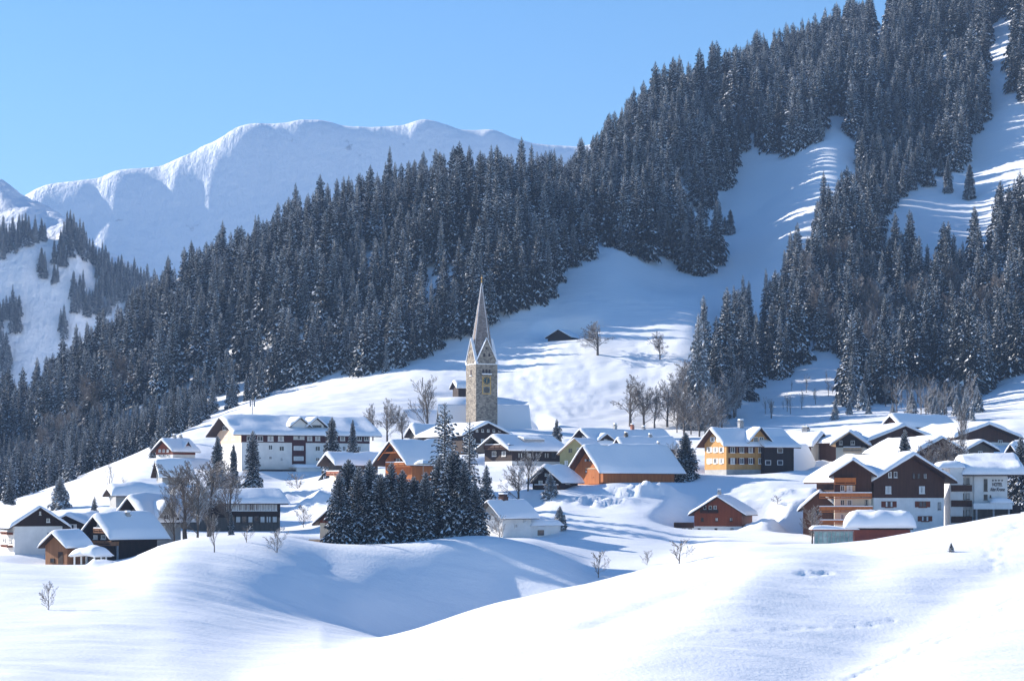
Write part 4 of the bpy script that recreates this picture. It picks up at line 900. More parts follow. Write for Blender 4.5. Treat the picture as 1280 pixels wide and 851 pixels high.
m_ = MB(); m_.poly([TX('r', uc + 1.1 * math.cos(t), .12, zk + 1.1 * math.sin(t)) for t in [2 * math.pi * i / 32 for i in range(32)]]); ck = m_.build('clock', M['blue_glaze'], tower)
m_ = MB()
for i in range(32):
    t0, t1 = 2 * math.pi * i / 32, 2 * math.pi * (i + 1) / 32
    m_.poly([TX('r', uc + r_ * math.cos(t), .14, zk + r_ * math.sin(t)) for r_, t in ((1.1, t0), (1.1, t1), (1.26, t1), (1.26, t0))])
for i in range(12):
    t = math.pi / 6 * i; c_, s_ = math.cos(t), math.sin(t)
    m_.poly([TX('r', uc + r_ * c_ - o_ * s_, .145, zk + r_ * s_ + o_ * c_) for r_, o_ in ((.78, -.06), (1.02, -.06), (1.02, .06), (.78, .06))])
m_.build('dial_ring', M['gold'], ck)
m_ = MB()
for t, L_, wd in ((R(80), .95, .07), (R(-92), .7, .09)):
    c_, s_ = math.cos(t), math.sin(t); m_.poly([TX('r', uc + r_ * c_ - o_ * s_, .17, zk + r_ * s_ + o_ * c_) for r_, o_ in ((-.15, -wd), (L_, -wd * .5), (L_, wd * .5), (-.15, wd))])
m_.build('clock_hands', M['gold'], ck)
m_ = MB()
for i in range(24):
    t0, t1 = 2 * math.pi * i / 24, 2 * math.pi * (i + 1) / 24
    m_.poly([TX('r', uc, .06, tz(487)), TX('r', uc + .85 * math.cos(t0), .06, tz(487) + .85 * math.sin(t0)), TX('r', uc + .85 * math.cos(t1), .06, tz(487) + .85 * math.sin(t1))])
m_.build('sundial', M['grey_wood'], fp)
# left face
m_ = MB(); m_.poly([TX('l', u_, .03, tz(468.5) + c_) for u_, c_ in ((-.4, 0), (.55, 0), (.55, 1.3), (.08, 1.6), (-.4, 1.3))]); m_.build('belfry_opening', M['letter'], tower)
m_ = MB(); m_.box((-.6, -b2 - .25, tz(469.3)), (.7, -b2, tz(469.3) + .2)); m_.build('window_sill', M['snow'], tower)
m_ = MB()
for py_ in (478, 490, 504): m_.poly([TX('l', u_, .03, tz(py_) + c_) for u_, c_ in ((.0, 0), (.2, 0), (.2, .7), (.0, .7))])
m_.build('slit_window', M['letter'], tower)
# ------------------------------------------------------------------ trees
def spruce_mesh(H_, Rr, nb, seed, snow=.5, segs=3, width=.30, base=.04, droop=.42, power=.8):
    """crown of drooping boughs, each a ragged fan of twigs with lumps of snow on top"""
    r = random.Random(seed); m_ = MB(); a = 0
    lump = [r.uniform(.8, 1.15) for _ in range(12)]
    for w in range(nb):
        t = 1 - (1 - (w + r.random()) / nb) ** .78
        z = H_ * (base + (1 - base) * t); a += 2.4 + r.uniform(-.4, .4)
        rad = Rr * ((1 - t) ** power) * lump[int(t * 11)] + .02 * Rr
        L = rad * r.uniform(.6, 1.15); c, s_ = math.cos(a), math.sin(a)
        rise = (-.12 + 1.15 * t * t) * L; dr = droop * (1.1 - t) * L; pts = []
        for i in range(segs + 1):
            u = i / segs; pts.append((L * u, z + rise * u - dr * u ** 1.5 + r.uniform(-.03, .03) * L))
        wd = width * L * r.uniform(.8, 1.2) + .022 * Rr
        def P(x, off, zz): return (c * x - s_ * off, s_ * x + c * off, zz)
        for i in range(segs):
            x0, z0 = pts[i]; x1, z1 = pts[i + 1]; u0, u1 = i / segs, (i + 1) / segs
            w0 = wd * (.4 + 1.1 * u0) * (1 - u0 ** 3 * .85); w1 = wd * (.4 + 1.1 * u1) * (1 - u1 ** 3 * .85); hang = .75 * wd + .012 * H_ * (1 - t)
            for g in (-1, 1):
                tip = (x0 + (x1 - x0) * r.uniform(.8, 1.5), g * (w1 + w0) * .55 * r.uniform(.8, 1.35), min(z0, z1) - hang * r.uniform(.5, 1.2))
                A = P(x0, 0, z0); B = P(x1, 0, z1); T = P(*tip)
                m_.poly([A, B, T] if g < 0 else [B, A, T], 0)
                if r.random() < snow:
                    f_ = r.uniform(.4, .95); q = .05 + .12 * wd
                    T2 = P(x0 + (tip[0] - x0) * f_ * .9 + .02, tip[1] * f_, z0 + (tip[2] - z0) * f_ * .8 + q)
                    A2 = P(x0, 0, z0 + q); B2 = P(x1 * .98, 0, z1 + q)
                    m_.poly([A2, B2, T2] if g < 0 else [B2, A2, T2], 1)
    m_.tube((0, 0, H_ * .95), (0, 0, H_ * 1.0), .05, .015, 4, 0)
    return m_
def trunk_mesh(H_, r0): m_ = MB(); m_.tube((0, 0, -1.5), (0, 0, H_ * .35), r0, r0 * .7, 7); m_.tube((0, 0, H_ * .35), (0, 0, H_ * .95), r0 * .7, .03, 6); return m_
def make_spruce(H_, Rr, nb, seed, mat='needle', **k):
    root = empty('spruce_tree'); cr = spruce_mesh(H_, Rr, nb, seed, **k).build('crown', [M[mat], M['snow']], root)
    tr = trunk_mesh(H_, H_ * .016).build('trunk', M['bark'], root); root['H'] = H_; return root
def copy_tree(root):
    r_ = root.copy(); col.objects.link(r_)
    for ch in root.children: c = ch.copy(); col.objects.link(c); c.parent = r_
    return r_
def bare_mesh(H_, spread, seed, levels=(9, 6, 5, 4), up=.5, twig=.022, trunk_frac=.75, tr=.022):
    r = random.Random(seed); T = MB(); W = MB()
    def grow(p, d, L, rad, dep):
        mb = T if dep == 0 else W; n = 4 if dep < 2 else 2; pts = [p]; dd = d.copy()
        for i in range(n):
            dd = (dd + Vector((r.uniform(-1, 1), r.uniform(-1, 1), r.uniform(-.4, .9) * up)) * (.10 if dep == 0 else .17)).normalized(); pts.append(pts[-1] + dd * (L / n))
        for i in range(n):
            ra = rad * (1 - .75 * i / n); rb = rad * (1 - .75 * (i + 1) / n); mb.tube(pts[i], pts[i + 1], max(ra, twig), max(rb, twig * .8), 6 if dep == 0 else 3, 0, cap=(dep == 0))
        if dep >= len(levels): return
        for k in range(levels[dep]):
            t = (.22 if dep == 0 else .15) + (1 - (.22 if dep == 0 else .15)) * (k + r.random() * .8) / levels[dep]; t = min(t, .98)
            i = min(int(t * n), n - 1); q = pts[i].lerp(pts[i + 1], t * n - i); ax = (pts[i + 1] - pts[i]).normalized()
            o = Vector((r.uniform(-1, 1), r.uniform(-1, 1), r.uniform(-1, 1))).cross(ax).normalized()
            an = r.uniform(.5, .95) * spread; nd = (ax * math.cos(an) + o * math.sin(an) + Vector((0, 0, .18 * up))).normalized()
            ll = L * (.62 if dep == 0 else .55) * (1 - .45 * t) * r.uniform(.75, 1.15)
            grow(q, nd, ll, max(rad * .45 * (1 - .4 * t), twig), dep + 1)
    grow(Vector((0, 0, -.8)), Vector((0, 0, 1)), H_ * trunk_frac + .8, H_ * tr, 0)
    return T, W
def make_bare(name, H_, spread, seed, mat='twig', **k):
    root = empty(name); T, W = bare_mesh(H_, spread, seed, **k)
    T.build('trunk', M['bark'], root); W.build('crown', M[mat], root); root['H'] = H_
    # true height
    return root
def put(root, p, hgt=None, rz=None, lean=0):
    root.location = p; k = (hgt / root['H']) if hgt else 1; root.scale = (k, k, k)
    root.rotation_euler = (lean, 0, random.uniform(0, 6.28) if rz is None else rz)

# forest kinds: eight meshes, narrow and tall
PROTO = [make_spruce(20, 20 * f_, 250, 100 + i, snow=sn, segs=3, width=.36) for i, (f_, sn) in enumerate(((.17, .55), (.20, .75), (.15, .42), (.18, .85), (.21, .6), (.16, .7), (.19, .35)))]
SMALL = [make_spruce(9, 9 * f_, 230, 200 + i, snow=.8, segs=3, width=.34) for i, f_ in enumerate((.24, .21, .27))]
proto_used = {}
def inpoly(x, y, P):
    c = False; n = len(P)
    for i in range(n):
        x0, y0 = P[i]; x1, y1 = P[i - 1]
        if (y0 > y) != (y1 > y) and x < (x1 - x0) * (y - y0) / (y1 - y0) + x0: c = not c
    return c
# outlines of the woods: where stems stand (image points of the ground)
F_LEFT = [(-300, 700), (0, 648), (20, 640), (60, 612), (120, 592), (160, 574), (200, 562), (240, 540), (270, 516), (310, 504), (345, 490), (400, 489), (450, 477), (520, 452), (580, 426), (625, 403), (655, 383), (690, 371), (704, 345), (738, 338), (744, 300), (760, 314), (785, 316), (800, 322), (842, 328), (856, 344), (880, 346), (904, 332), (906, 305), (896, 280), (890, 246), (916, 230), (922, 192), (950, 190), (980, 195), (1010, 188), (1032, 186), (1030, 148), (1053, 140), (1080, 110), (1120, -100), (1100, -300), (900, -100), (700, 60), (-300, 420)]
F_RIGHT = [(864, 508), (872, 476), (888, 448), (906, 428), (928, 412), (948, 396), (964, 372), (986, 348), (1002, 328), (1026, 304), (1044, 274), (1064, 244), (1076, 225), (1068, 190), (1056, 142), (1080, 108), (1110, 60), (1120, -300), (1700, -500), (1700, 120), (1290, 128), (1238, 136), (1226, 172), (1212, 198), (1170, 236), (1130, 252), (1100, 276), (1104, 330), (1130, 352), (1160, 350), (1190, 346), (1215, 334), (1240, 314), (1262, 292), (1300, 268), (1700, 240), (1700, 430), (1280, 462), (1226, 500), (1190, 492), (1150, 478), (1120, 492), (1098, 508), (1062, 512), (1054, 470), (1045, 436), (1020, 440), (997, 462), (970, 482), (940, 510), (915, 528), (880, 530)]
HOLES = [[(1164, 110), (1185, 112), (1200, 92), (1225, 80), (1225, 60), (1180, 62)], [(1228, 135), (1262, 130), (1270, 60), (1275, 20), (1240, 30), (1232, 80)], [(455, 338), (478, 342), (476, 318), (460, 300)], [(480, 318), (530, 312), (530, 290), (495, 296)]]
cells = []
rr = random.Random(5)
Yc = 560.0
while Yc < 1290:
    sp = 4.6 if Yc < 760 else 4.9
    x = xof(-260, Yc)
    while x < xof(1560, Yc):
        X_ = x + rr.uniform(-.42, .42) * sp; Y_ = Yc + rr.uniform(-.42, .42) * sp * 1.25
        px = X_ / Y_ * FPX + CX
        cells.append((X_, Y_, px)); x += sp
    Yc += sp * 1.25
gz = ground([c[0] for c in cells], [c[1] for c in cells])
dens = fbm(np.array([c[0] for c in cells]), np.array([c[1] for c in cells]), 40, 3, 77)
FT = []
for (X_, Y_, px), z, dn in zip(cells, gz, dens):
    py = H0 - z / Y_ * FPX
    if not (inpoly(px, py, F_LEFT) or inpoly(px, py, F_RIGHT)): continue
    if any(inpoly(px, py, P) for P in HOLES): continue
    left = px < 700
    # skip what lies well beyond the crest of the left spur
    if px < 740 and Y_ > 905: continue
    if Y_ > 1150 and px < 1000: continue
    if left and px < 420 and py > 560 - px * .25 and rr.random() < .3: continue
    if px > 950 and py > 380 and rr.random() < .25: continue
    if 1000 < px < 1180 and 170 < py < 285: hk = .68
    else: hk = 1
    small = (left and px < 330 and py > 575 - px * .32) 
    hgt = rr.gauss(19.0, 3.6) * (1 + .3 * dn)
    if Y_ > 760: hgt = rr.gauss(20.5, 3.0)
    if small: hgt = rr.uniform(8, 13)
    elif rr.random() < .2: hgt *= .65
    if px > 860 and Y_ < 740: hgt = rr.gauss(18, 4)
    if dn > .12 and rr.random() < .5: hgt *= 1.12
    if fbm(np.array([X_]), np.array([Y_]), 22, 2, 91)[0] < -.2 and rr.random() < .7: continue
    hgt = max(5, min(hgt, 28)) * hk
    FT.append([X_, Y_, float(z), hgt, rr.randrange(len(PROTO)), rr.uniform(0, 6.28), px, py, rr.uniform(.75, 1.3)])
print('forest trees', len(FT))
# which show largest: nothing taller right in front of them
FT.sort(key=lambda t: -t[3] / t[1])
vis = [t for t in FT if -5 < t[6] < 1285 and t[7] - t[3] / t[1] * FPX < 830 and t[7] > 20]
# prefer stems at the lower border, which show whole
def border(t):
    u = int(t[6] // 14); return u
best = {}
for t in vis:
    u = border(t); best.setdefault(u, []).append(t)
N_IND = 222
chosen = set(id(t) for t in vis[:N_IND])
LAB = {'l': 'snow dusted spruce in the dense wood on the slope left of the church', 'r': 'snow dusted spruce in the wood on the right hand slope above the village'}
GRP = {'l': 'spruces in the wood left of the church', 'r': 'spruces in the wood on the right slope'}
rest = []
for t in FT:
    if id(t) in chosen:
        i = t[4]; root = PROTO[i] if i not in proto_used else copy_tree(PROTO[i]); proto_used[i] = 1
        root.location = t[:3]; k = t[3] / 20; root.scale = (k * rr.uniform(.9, 1.15),) * 2 + (k,); root.rotation_euler = (0, 0, t[5])
        sd = 'l' if t[6] < 800 else 'r'; tag(root, LAB[sd], 'tree', GRP[sd])
    else: rest.append((t[0], t[1], t[2], t[3] / 20, t[4], t[5], t[8]))
for i in range(len(PROTO)): assert i in proto_used
# trees on the far left hill
HPY = H0 - hz_ / hy_ * FPX
def hill_pt(px, py):
    c = int(np.clip(round((px + 500) / 4), 0, hx_.shape[1] - 1)); k = np.nonzero(HPY[:40 + 13, c] <= py)[0]
    if len(k) == 0: return None
    r_ = k[0]; return hx_[r_, c], hy_[r_, c], hz_[r_, c]
HC = [  # clusters: polygon of stems, number
 ([(-40, 205), (0, 222), (12, 232), (12, 236), (-40, 225)], 8), ([(8, 232), (24, 240), (40, 252), (58, 264), (54, 268), (30, 254), (8, 240)], 16),
 ([(62, 268), (78, 276), (76, 282), (60, 274)], 6), ([(76, 278), (96, 296), (112, 312), (128, 328), (112, 332), (92, 310), (72, 290)], 34),
 ([(110, 310), (140, 320), (160, 335), (180, 350), (190, 356), (170, 372), (140, 380), (120, 350)], 90),
 ([(18, 292), (50, 280), (72, 280), (60, 300), (40, 308), (22, 312)], 26), ([(0, 300), (24, 296), (40, 300), (20, 320), (0, 330)], 22),
 ([(70, 312), (88, 300), (92, 322), (78, 344), (68, 360)], 20), ([(48, 346), (58, 330), (60, 350), (56, 364)], 7), ([(96, 296), (110, 306), (104, 330), (98, 320)], 10),
 ([(90, 372), (106, 356), (104, 388), (90, 400)], 14), ([(106, 390), (130, 366), (150, 372), (140, 392), (110, 402)], 30), ([(0, 396), (24, 388), (26, 416), (0, 430)], 18), ([(0, 440), (12, 424), (14, 480), (0, 500)], 16), ([(73, 415), (80, 410), (82, 425), (76, 430)], 3), ([(150, 372), (186, 356), (205, 350), (190, 375), (160, 395)], 60)]
for P, n in HC:
    xs_ = [p[0] for p in P]; ys_ = [p[1] for p in P]; k = 0; g = 0
    while k < n and g < 4000:
        g += 1; x = rr.uniform(min(xs_), max(xs_)); y = rr.uniform(min(ys_), max(ys_))
        if not inpoly(x, y, P): continue
        q = hill_pt(x, y)
        if q is None: continue
        rest.append((q[0], q[1], q[2] - .3, rr.uniform(.55, 1.0), rr.randrange(len(PROTO)), rr.uniform(0, 6.28), rr.uniform(.7, 1.1))); k += 1
# everything that is left of the woods: one object, its stems instanced by geometry nodes
me = bpy.data.meshes.new('forest'); me.from_pydata([r_[:3] for r_ in rest], [], [])
for nm, tp, ix in (('sc', 'FLOAT', 3), ('kind', 'INT', 4), ('rot', 'FLOAT', 5), ('wide', 'FLOAT', 6)):
    at2 = me.attributes.new(nm, tp, 'POINT'); at2.data.foreach_set('value', [r_[ix] for r_ in rest])
fo = bpy.data.objects.new('forest', me); col.objects.link(fo); tag(fo, kind='stuff'); fo['label'] = 'dense snow dusted spruce wood covering the upper slopes'
ng = bpy.data.node_groups.new('forest_nodes', 'GeometryNodeTree')
ng.interface.new_socket('Geometry', in_out='INPUT', socket_type='NodeSocketGeometry'); ng.interface.new_socket('Geometry', in_out='OUTPUT', socket_type='NodeSocketGeometry')
gi = ng.nodes.new('NodeGroupInput'); go_ = ng.nodes.new('NodeGroupOutput'); jn = ng.nodes.new('GeometryNodeJoinGeometry')
def named(nm, tp):
    n = ng.nodes.new('GeometryNodeInputNamedAttribute'); n.data_type = tp; n.inputs[0].default_value = nm; return n.outputs[0]
for i, pr in enumerate(PROTO):
    cr = [c for c in pr.children if c.name.startswith('crown')][0]
    oi = ng.nodes.new('GeometryNodeObjectInfo'); oi.transform_space = 'ORIGINAL'; oi.inputs['Object'].default_value = cr; oi.inputs['As Instance'].default_value = True
    ip = ng.nodes.new('GeometryNodeInstanceOnPoints'); ng.links.new(gi.outputs[0], ip.inputs['Points']); ng.links.new(oi.outputs['Geometry'], ip.inputs['Instance'])
    cm = ng.nodes.new('FunctionNodeCompare'); cm.data_type = 'INT'; cm.operation = 'EQUAL'; ng.links.new(named('kind', 'INT'), cm.inputs[2]); cm.inputs[3].default_value = i
    ng.links.new(cm.outputs[0], ip.inputs['Selection'])
    cx = ng.nodes.new('ShaderNodeCombineXYZ'); ng.links.new(named('rot', 'FLOAT'), cx.inputs[2]); ng.links.new(cx.outputs[0], ip.inputs['Rotation'])
    sc = named('sc', 'FLOAT'); mu = ng.nodes.new('ShaderNodeMath'); mu.operation = 'MULTIPLY'; ng.links.new(sc, mu.inputs[0]); ng.links.new(named('wide', 'FLOAT'), mu.inputs[1])
    cs = ng.nodes.new('ShaderNodeCombineXYZ'); ng.links.new(mu.outputs[0], cs.inputs[0]); ng.links.new(mu.outputs[0], cs.inputs[1]); ng.links.new(sc, cs.inputs[2]); ng.links.new(cs.outputs[0], ip.inputs['Scale']); ng.links.new(ip.outputs[0], jn.inputs[0])
ng.links.new(jn.outputs[0], go_.inputs[0]); md = fo.modifiers.new('forest', 'NODES'); md.node_group = ng

FROSTY = [make_spruce(9, 9 * f_, 260, 240 + i, mat='frost_needle', snow=.95, segs=3, width=.4) for i, f_ in enumerate((.3, .24))]
# the dense row of spruces on the near hill and other garden conifers
BIG = [make_spruce(12, 12 * f_, 620, 300 + i, snow=.68, segs=4, width=.22, base=.03, droop=.45, power=.72) for i, f_ in enumerate((.22, .27, .19))]
SPARSE = [make_spruce(12, 12 * f_, 170, 330 + i, snow=.75, segs=3, width=.16, base=.1, droop=.3, power=.6) for i, f_ in enumerate((.15, .12))]
BU = {}
def place_conifer(kind, arr, i, px, pb, pt, label, Y=None, wide=1.0, group=None):
    key = (kind, i)
    root = arr[i] if key not in BU else copy_tree(arr[i]); BU[key] = 1
    if Y is None: p = hit(px, pb, 150); Y = p.y
    X_ = xof(px, Y); p = Vector((X_, Y, float(ground(X_, Y)))); top = zof(pt, Y); hgt = top - p.z
    put(root, p, hgt); s_ = root.scale[0]; root.scale = (s_ * wide, s_ * wide, s_); tag(root, label, 'tree', group); return root
ROW = [(424, 676, 590, 1.0, 341), (436, 672, 574, .9, 347), (448, 672, 583, 1.1, 343), (462, 674, 574, 1.0, 346), (476, 673, 592, 1.1, 343), (489, 672, 578, 1.0, 348), (503, 671, 587, 1.15, 344), (517, 669, 596, 1.0, 350), (532, 668, 590, 1.2, 345), (549, 667, 570, 1.0, 349), (566, 666, 562, .95, 347), (580, 666, 575, 1.1, 346), (594, 666, 603, 1.15, 345)]
ORD = ['leftmost', 'second', 'third', 'fourth', 'fifth', 'sixth', 'seventh', 'eighth', 'ninth', 'tenth', 'eleventh', 'twelfth', 'rightmost']
for i, (x, pb, pt, wd, Y) in enumerate(ROW):
    place_conifer('B', BIG, i % 3, x, pb, pt, 'dark green snowy spruce, %s%s in the dense row on the near hill' % (ORD[i], '' if i in (0, 12) else ' from the left'), Y=Y, wide=wd * 1.25, group='spruces in the dense row on the near hill')
for x, pb, pt, wd, Y, lb in [
    (316, 600, 538, 1.0, 430, 'tall spruce standing free before the white wall of the long hotel'),
    (272, 600, 545, 1.1, 440, 'broad spruce at the left corner of the long hotel'), (292, 600, 555, .9, 445, 'slim spruce between the broad spruce and the long hotel corner'),
    (415, 590, 521, .75, 478, 'slender tall spruce in front of the right half of the long hotel'), (441, 588, 524, .7, 480, 'slender spruce near the right end of the long hotel'),
    (556, 605, 503, .5, 400, 'tall thin spruce rising above the dense row just left of the church tower'), (587, 600, 524, .42, 405, 'thin half bare spruce before the dark wooden house under the tower'),
    (75, 640, 595, 1.2, 415, 'broad snow laden spruce above the white house at the left'), (12, 640, 598, 1.1, 420, 'dark spruce at the left edge behind the white house'), (118, 655, 620, 1.0, 372, 'small spruce behind the large dark chalet'),
    (191, 572, 546, .9, 528, 'small dark spruce beside the lone upper chalet'), (289, 683, 640, .8, 345, 'narrow spruce before the glazed house, among the bare trees'),
    (608, 608, 580, 1.1, 410, 'small bushy spruce on the terrace below the brown gable house'), (696, 545, 523, 1.0, 530, 'small spruce on the slope behind the brown gable house'), (688, 608, 590, .8, 419, 'little snow covered spruce before the small dark chalet'),
    (857, 592, 540, 1.6, 445, 'dark pine left of the shingled house'), (1131, 585, 537, 1.0, 425, 'spruce in front of the wide dark brown chalet'), (1276, 590, 545, 1.1, 415, 'dark green spruce at the right edge above the white hotel'), 
    (913, 292, 262, .9, None, 'taller of two lone spruces in the shaded snow gully'), (906, 292, 270, .9, None, 'smaller of two lone spruces in the shaded snow gully'), (700, 655, 632, 1.2, 385, 'small snowy bushy conifer beside the white farmhouse annex'),
    (1189, 690, 678, 1.3, None, 'tiny snow covered spruce alone on the near right hill'), (873, 500, 392, .8, 600, 'tall pale snowy spruce at the left foot of the right wood'),
    (875, 470, 425, 1, 615, 'young spruce beside the tall pale spruce at the foot of the right wood'), (1071, 512, 385, 1.0, 640, 'tall single spruce at the lower edge of the right wood between two snow chutes'),
    (1050, 525, 480, .7, 622, 'thin young spruce left of the tall single spruce by the snow chutes'), (1185, 240, 195, .8, None, 'lone spruce at the foot of the sunny patch upper right'), (1212, 248, 205, .8, None, 'second lone spruce right of the first on the sunny patch upper right')]:
    if lb.startswith(('tall thin', 'thin half')): place_conifer('P', SPARSE, 0 if lb.startswith('tall') else 1, x, pb, pt, lb, Y=Y, wide=1.3); continue
    if lb.startswith(('tiny', 'little', 'small snowy', 'tall pale', 'broad snow', 'young')): place_conifer('F', FROSTY, 1 if 'tall pale' in lb or 'young' in lb else 0, x, pb, pt, lb, Y=Y, wide=.7 if 'tall pale' in lb else 1.3); continue
    a = [z for z in (SMALL if (lb.startswith(('small', 'tiny', 'little', 'young', 'broad snow'))) else BIG)]
    place_conifer('S' if a[0] is SMALL[0] else 'B', a, random.randrange(3), x, pb, pt, lb, Y=Y, wide=wd)

# bare trees
BARE = {
 'round': make_bare('bare_tree', 12, .95, 11, 'twig', levels=(15, 8, 6, 4), up=.35, trunk_frac=.62),
 'tall': make_bare('bare_tree', 12, .7, 12, 'twig', levels=(14, 7, 5, 4), up=.9, trunk_frac=.8),
 'brown': make_bare('bare_tree', 12, .8, 13, 'bare', levels=(15, 8, 6, 4), up=.6, trunk_frac=.68),
 'thin': make_bare('bare_tree', 8, .75, 14, 'twig', levels=(10, 5, 4), up=.9, trunk_frac=.85, twig=.018),
 'bush': make_bare('bare_shrub', 3, 1.0, 15, 'twig', levels=(9, 6, 4), up=.5, trunk_frac=.6, twig=.016)}
for k_, r_ in BARE.items():
    zz = max(v[2] for c in r_.children for v in (q.co for q in c.data.vertices)); r_['H'] = zz
BUU = {}
def place_bare(kind, px, pb, pt, label, Y=None, wide=1.0, cat='tree', group=None):
    root = BARE[kind] if kind not in BUU else copy_tree(BARE[kind]); BUU[kind] = 1
    if Y is None:
        p = hit(px, pb, 150); Y = p.y if p is not None else 400
    X_ = xof(px, Y); p = Vector((X_, Y, float(ground(X_, Y)))); hgt = zof(pt, Y) - p.z
    put(root, p, hgt); s_ = root.scale[0]; root.scale = (s_ * wide, s_ * wide, s_); tag(root, label, cat, group); return root
for a in [
    ('brown', 232, 668, 575, 'large brown bare tree left of centre in the clump by the glazed house', 350, 1.35), ('brown', 262, 672, 572, 'large brown bare tree at the centre of the clump before the glazed house', 347, 1.35),
    ('round', 247, 672, 600, 'frosted bare tree at the front of the clump before the glazed house', 343, 1.0), ('brown', 287, 668, 583, 'brown bare tree at the right of the clump before the glazed house', 352, .9),
    ('tall', 218, 668, 600, 'frosted bare tree at the left of the clump beside the grey walled chalet', 346, .9), ('tall', 268, 690, 640, 'slim bare tree standing lowest below the clump on the near hill', None, .8),
    ('round', 747, 444, 400, 'round frosted bare tree on the ski slope right of the hay hut', None, 1.7), ('round', 825, 450, 413, 'frosted bare tree on the ski slope left of the right wood', None, 1.2),
    ('tall', 535, 535, 468, 'tall bare tree with open branches left of the church', 560, 1.1), ('round', 484, 545, 497, 'wide frosted bare tree behind the right end of the long hotel', 555, 1.1), ('round', 503, 545, 506, 'frosted bare tree between the long hotel and the church', 552, 1.0), ('round', 466, 545, 503, 'frosted bare tree just above the right roof end of the long hotel', 558, .9),
    ('round', 788, 533, 468, 'tall frosted bare tree, left of three above the rear houses', None, 1.4), ('round', 805, 535, 478, 'frosted bare tree, middle of three above the rear houses', None, 1.3), ('tall', 818, 535, 480, 'frosted bare tree, right of three above the rear houses', None, 1.0),
    ('thin', 137, 622, 575, 'thin frosted bare tree alone on the sunny slope at the left', None, 1.0), ('thin', 154, 618, 592, 'small frosted bare tree right of the thin tree on the sunny left slope', None, 1.2),
    ('bush', 60, 762, 725, 'leafless sapling in the open snow of the near left hill', None, .8), ('bush', 345, 690, 657, 'broad leafless bush on the near hill below the glazed house', None, 1.1), ('bush', 308, 678, 655, 'leafless bush beside the narrow spruce before the glazed house', None, 1.0),
    ('tall', 660, 600, 560, 'frosted bare tree in front of the brown gable house', 425, 1.3), ('round', 648, 600, 572, 'low frosted tree below the brown gable house', 420, 1.1), ('tall', 845, 590, 550, 'frosted bare tree left of the dark pine by the shingled house', 448, 1.0), ('tall', 868, 592, 558, 'frosted bare tree touching the shingled house gable', 452, .8),
    ('bush', 380, 660, 630, 'frosted bush right of the glazed house', 400, 1.0), ('bush', 372, 610, 590, 'golden brown bush below the long hotel wing', 445, 1.3),
    ('brown', 1016, 668, 630, 'brown bare tree in front of the low chalet beside the orange balconies', 368, 1.1),
    ('brown', 1186, 590, 545, 'dark bare tree in the garden right of the warm brown gable', 428, 1.2), ('brown', 1162, 588, 555, 'dark bare tree in front of the warm brown gable', 426, 1.2), ('round', 1210, 588, 548, 'frosted bare tree before the small grey gabled house', 428, 1.2), ('tall', 1204, 575, 500, 'tall thin tree between the brown chalets at the upper right', 445, .6),
    ('bush', 748, 722, 686, 'thin leafless shrub in the hollow behind the near right hill', None, .9), ('bush', 808, 706, 686, 'left of two frosted shrubs below the red chalet', None, 1.0), ('bush', 849, 704, 672, 'wide frosted shrub, right of two below the red chalet', None, 1.3), ('bush', 625, 668, 640, 'slim leafless shrub before the white farmhouse', 360, .8),
    ('bush', 972, 632, 618, 'low brown scrub on the bank right of the red chalet', None, 1.6)]:
    place_bare(a[0], a[1], a[2], a[3], a[4], Y=a[5], wide=a[6], cat='shrub' if a[0] == 'bush' else 'tree')
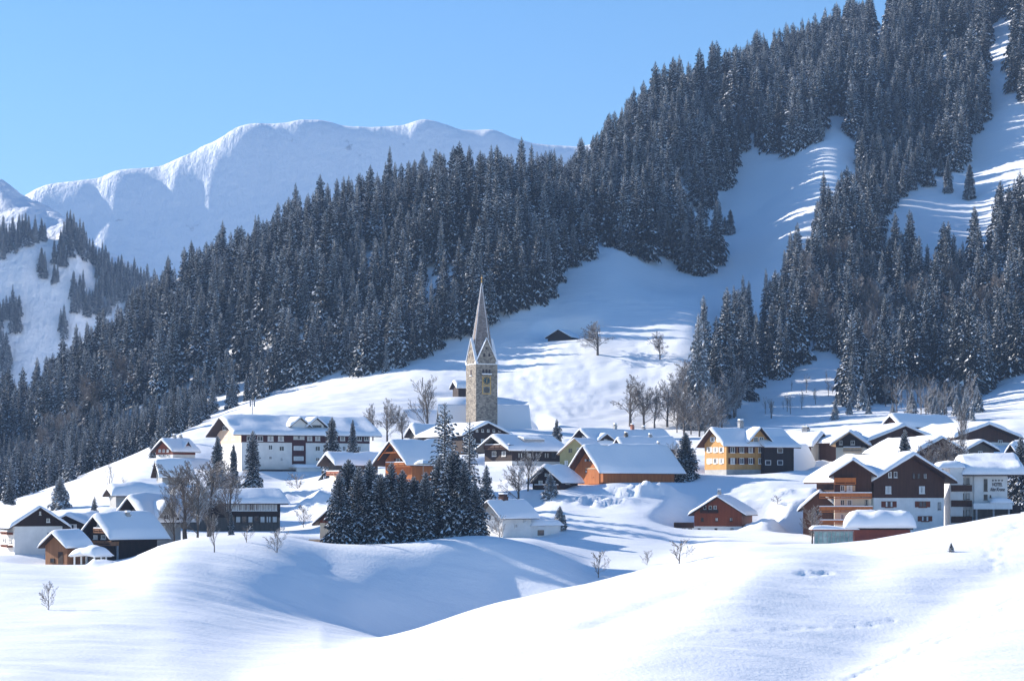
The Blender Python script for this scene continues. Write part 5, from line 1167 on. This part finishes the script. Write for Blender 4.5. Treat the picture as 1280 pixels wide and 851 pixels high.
# broadleaf fringes of the woods: bare trees that stand among the conifers
fr_ = random.Random(31); nb = 0
ZONES = [([(830, 535), (862, 500), (880, 520), (930, 520), (960, 495), (900, 545), (840, 548)], 46, 'round', 13, 'frosted bare tree in the thicket at the left foot of the right wood', 'bare trees in the thicket below the right wood', 600, 640),
         ([(950, 525), (990, 480), (1040, 450), (1048, 500), (1000, 520)], 16, 'thin', 5, 'small frosted bare tree in the snow chute of the right wood', 'bare trees in the snow chute', 600, 660),
         ([(1090, 525), (1110, 500), (1180, 495), (1220, 505), (1215, 522), (1140, 530)], 30, 'thin', 8, 'frosted bare tree at the foot of the right wood behind the upper chalets', 'bare trees at the foot of the right wood', 600, 660),
         ([(1090, 400), (1180, 380), (1270, 400), (1270, 470), (1150, 470), (1080, 460)], 44, 'brown', 15, 'brownish bare tree standing among the spruces of the right wood', 'bare trees among the right wood spruces', 640, 760),
         ([(1000, 380), (1060, 330), (1100, 350), (1080, 420), (1020, 430)], 10, 'brown', 15, 'brownish bare tree amid the spruces above the snow chute', 'bare trees above the snow chute', 640, 780),
         ([(60, 560), (130, 490), (200, 440), (250, 400), (270, 420), (220, 480), (150, 550)], 24, 'brown', 14, 'brownish bare tree amid the spruces of the left wood', 'bare trees in the left wood', 660, 820),
         ([(20, 600), (90, 540), (110, 560), (50, 600)], 8, 'brown', 11, 'brownish bare tree low in the left wood', 'bare trees low in the left wood', 650, 760)]
for P, n, kind, hgt, lb, gp, ya, yb in ZONES:
    xs_ = [p[0] for p in P]; ys_ = [p[1] for p in P]; k = 0; g = 0
    while k < n and g < 3000:
        g += 1; x = fr_.uniform(min(xs_), max(xs_)); y = fr_.uniform(min(ys_), max(ys_))
        if not inpoly(x, y, P): continue
        p = hit(x, y, 560)
        if p is None: continue
        root = copy_tree(BARE[kind]); put(root, p, hgt * fr_.uniform(.5, 1.25)); tag(root, lb, 'tree', gp); k += 1
for o in bpy.data.objects:
    if 'H' in o.keys(): del o['H']
k = 0
while k < 34:
    x = fr_.uniform(1030, 1225); y = fr_.uniform(492, 526)
    if y < 520 - (x - 1030) * .12 + fr_.uniform(-8, 8): continue
    p = hit(x, y, 555)
    if p is None: continue
    root = copy_tree(FROSTY[k % 2]); root.location = p; q = fr_.uniform(3.5, 8) / 9; root.scale = (q, q, q); root.rotation_euler = (0, 0, fr_.uniform(0, 6)); tag(root, 'small snow covered spruce on the bank between the right wood and the topmost house', 'tree', 'small frosted spruces below the right wood'); k += 1
# patterns that were never planted
for o in [q for q in bpy.data.objects if q.type == 'EMPTY' and q.parent is None and 'label' not in q.keys()]:
    for c in list(o.children_recursive): bpy.data.objects.remove(c)
    bpy.data.objects.remove(o)
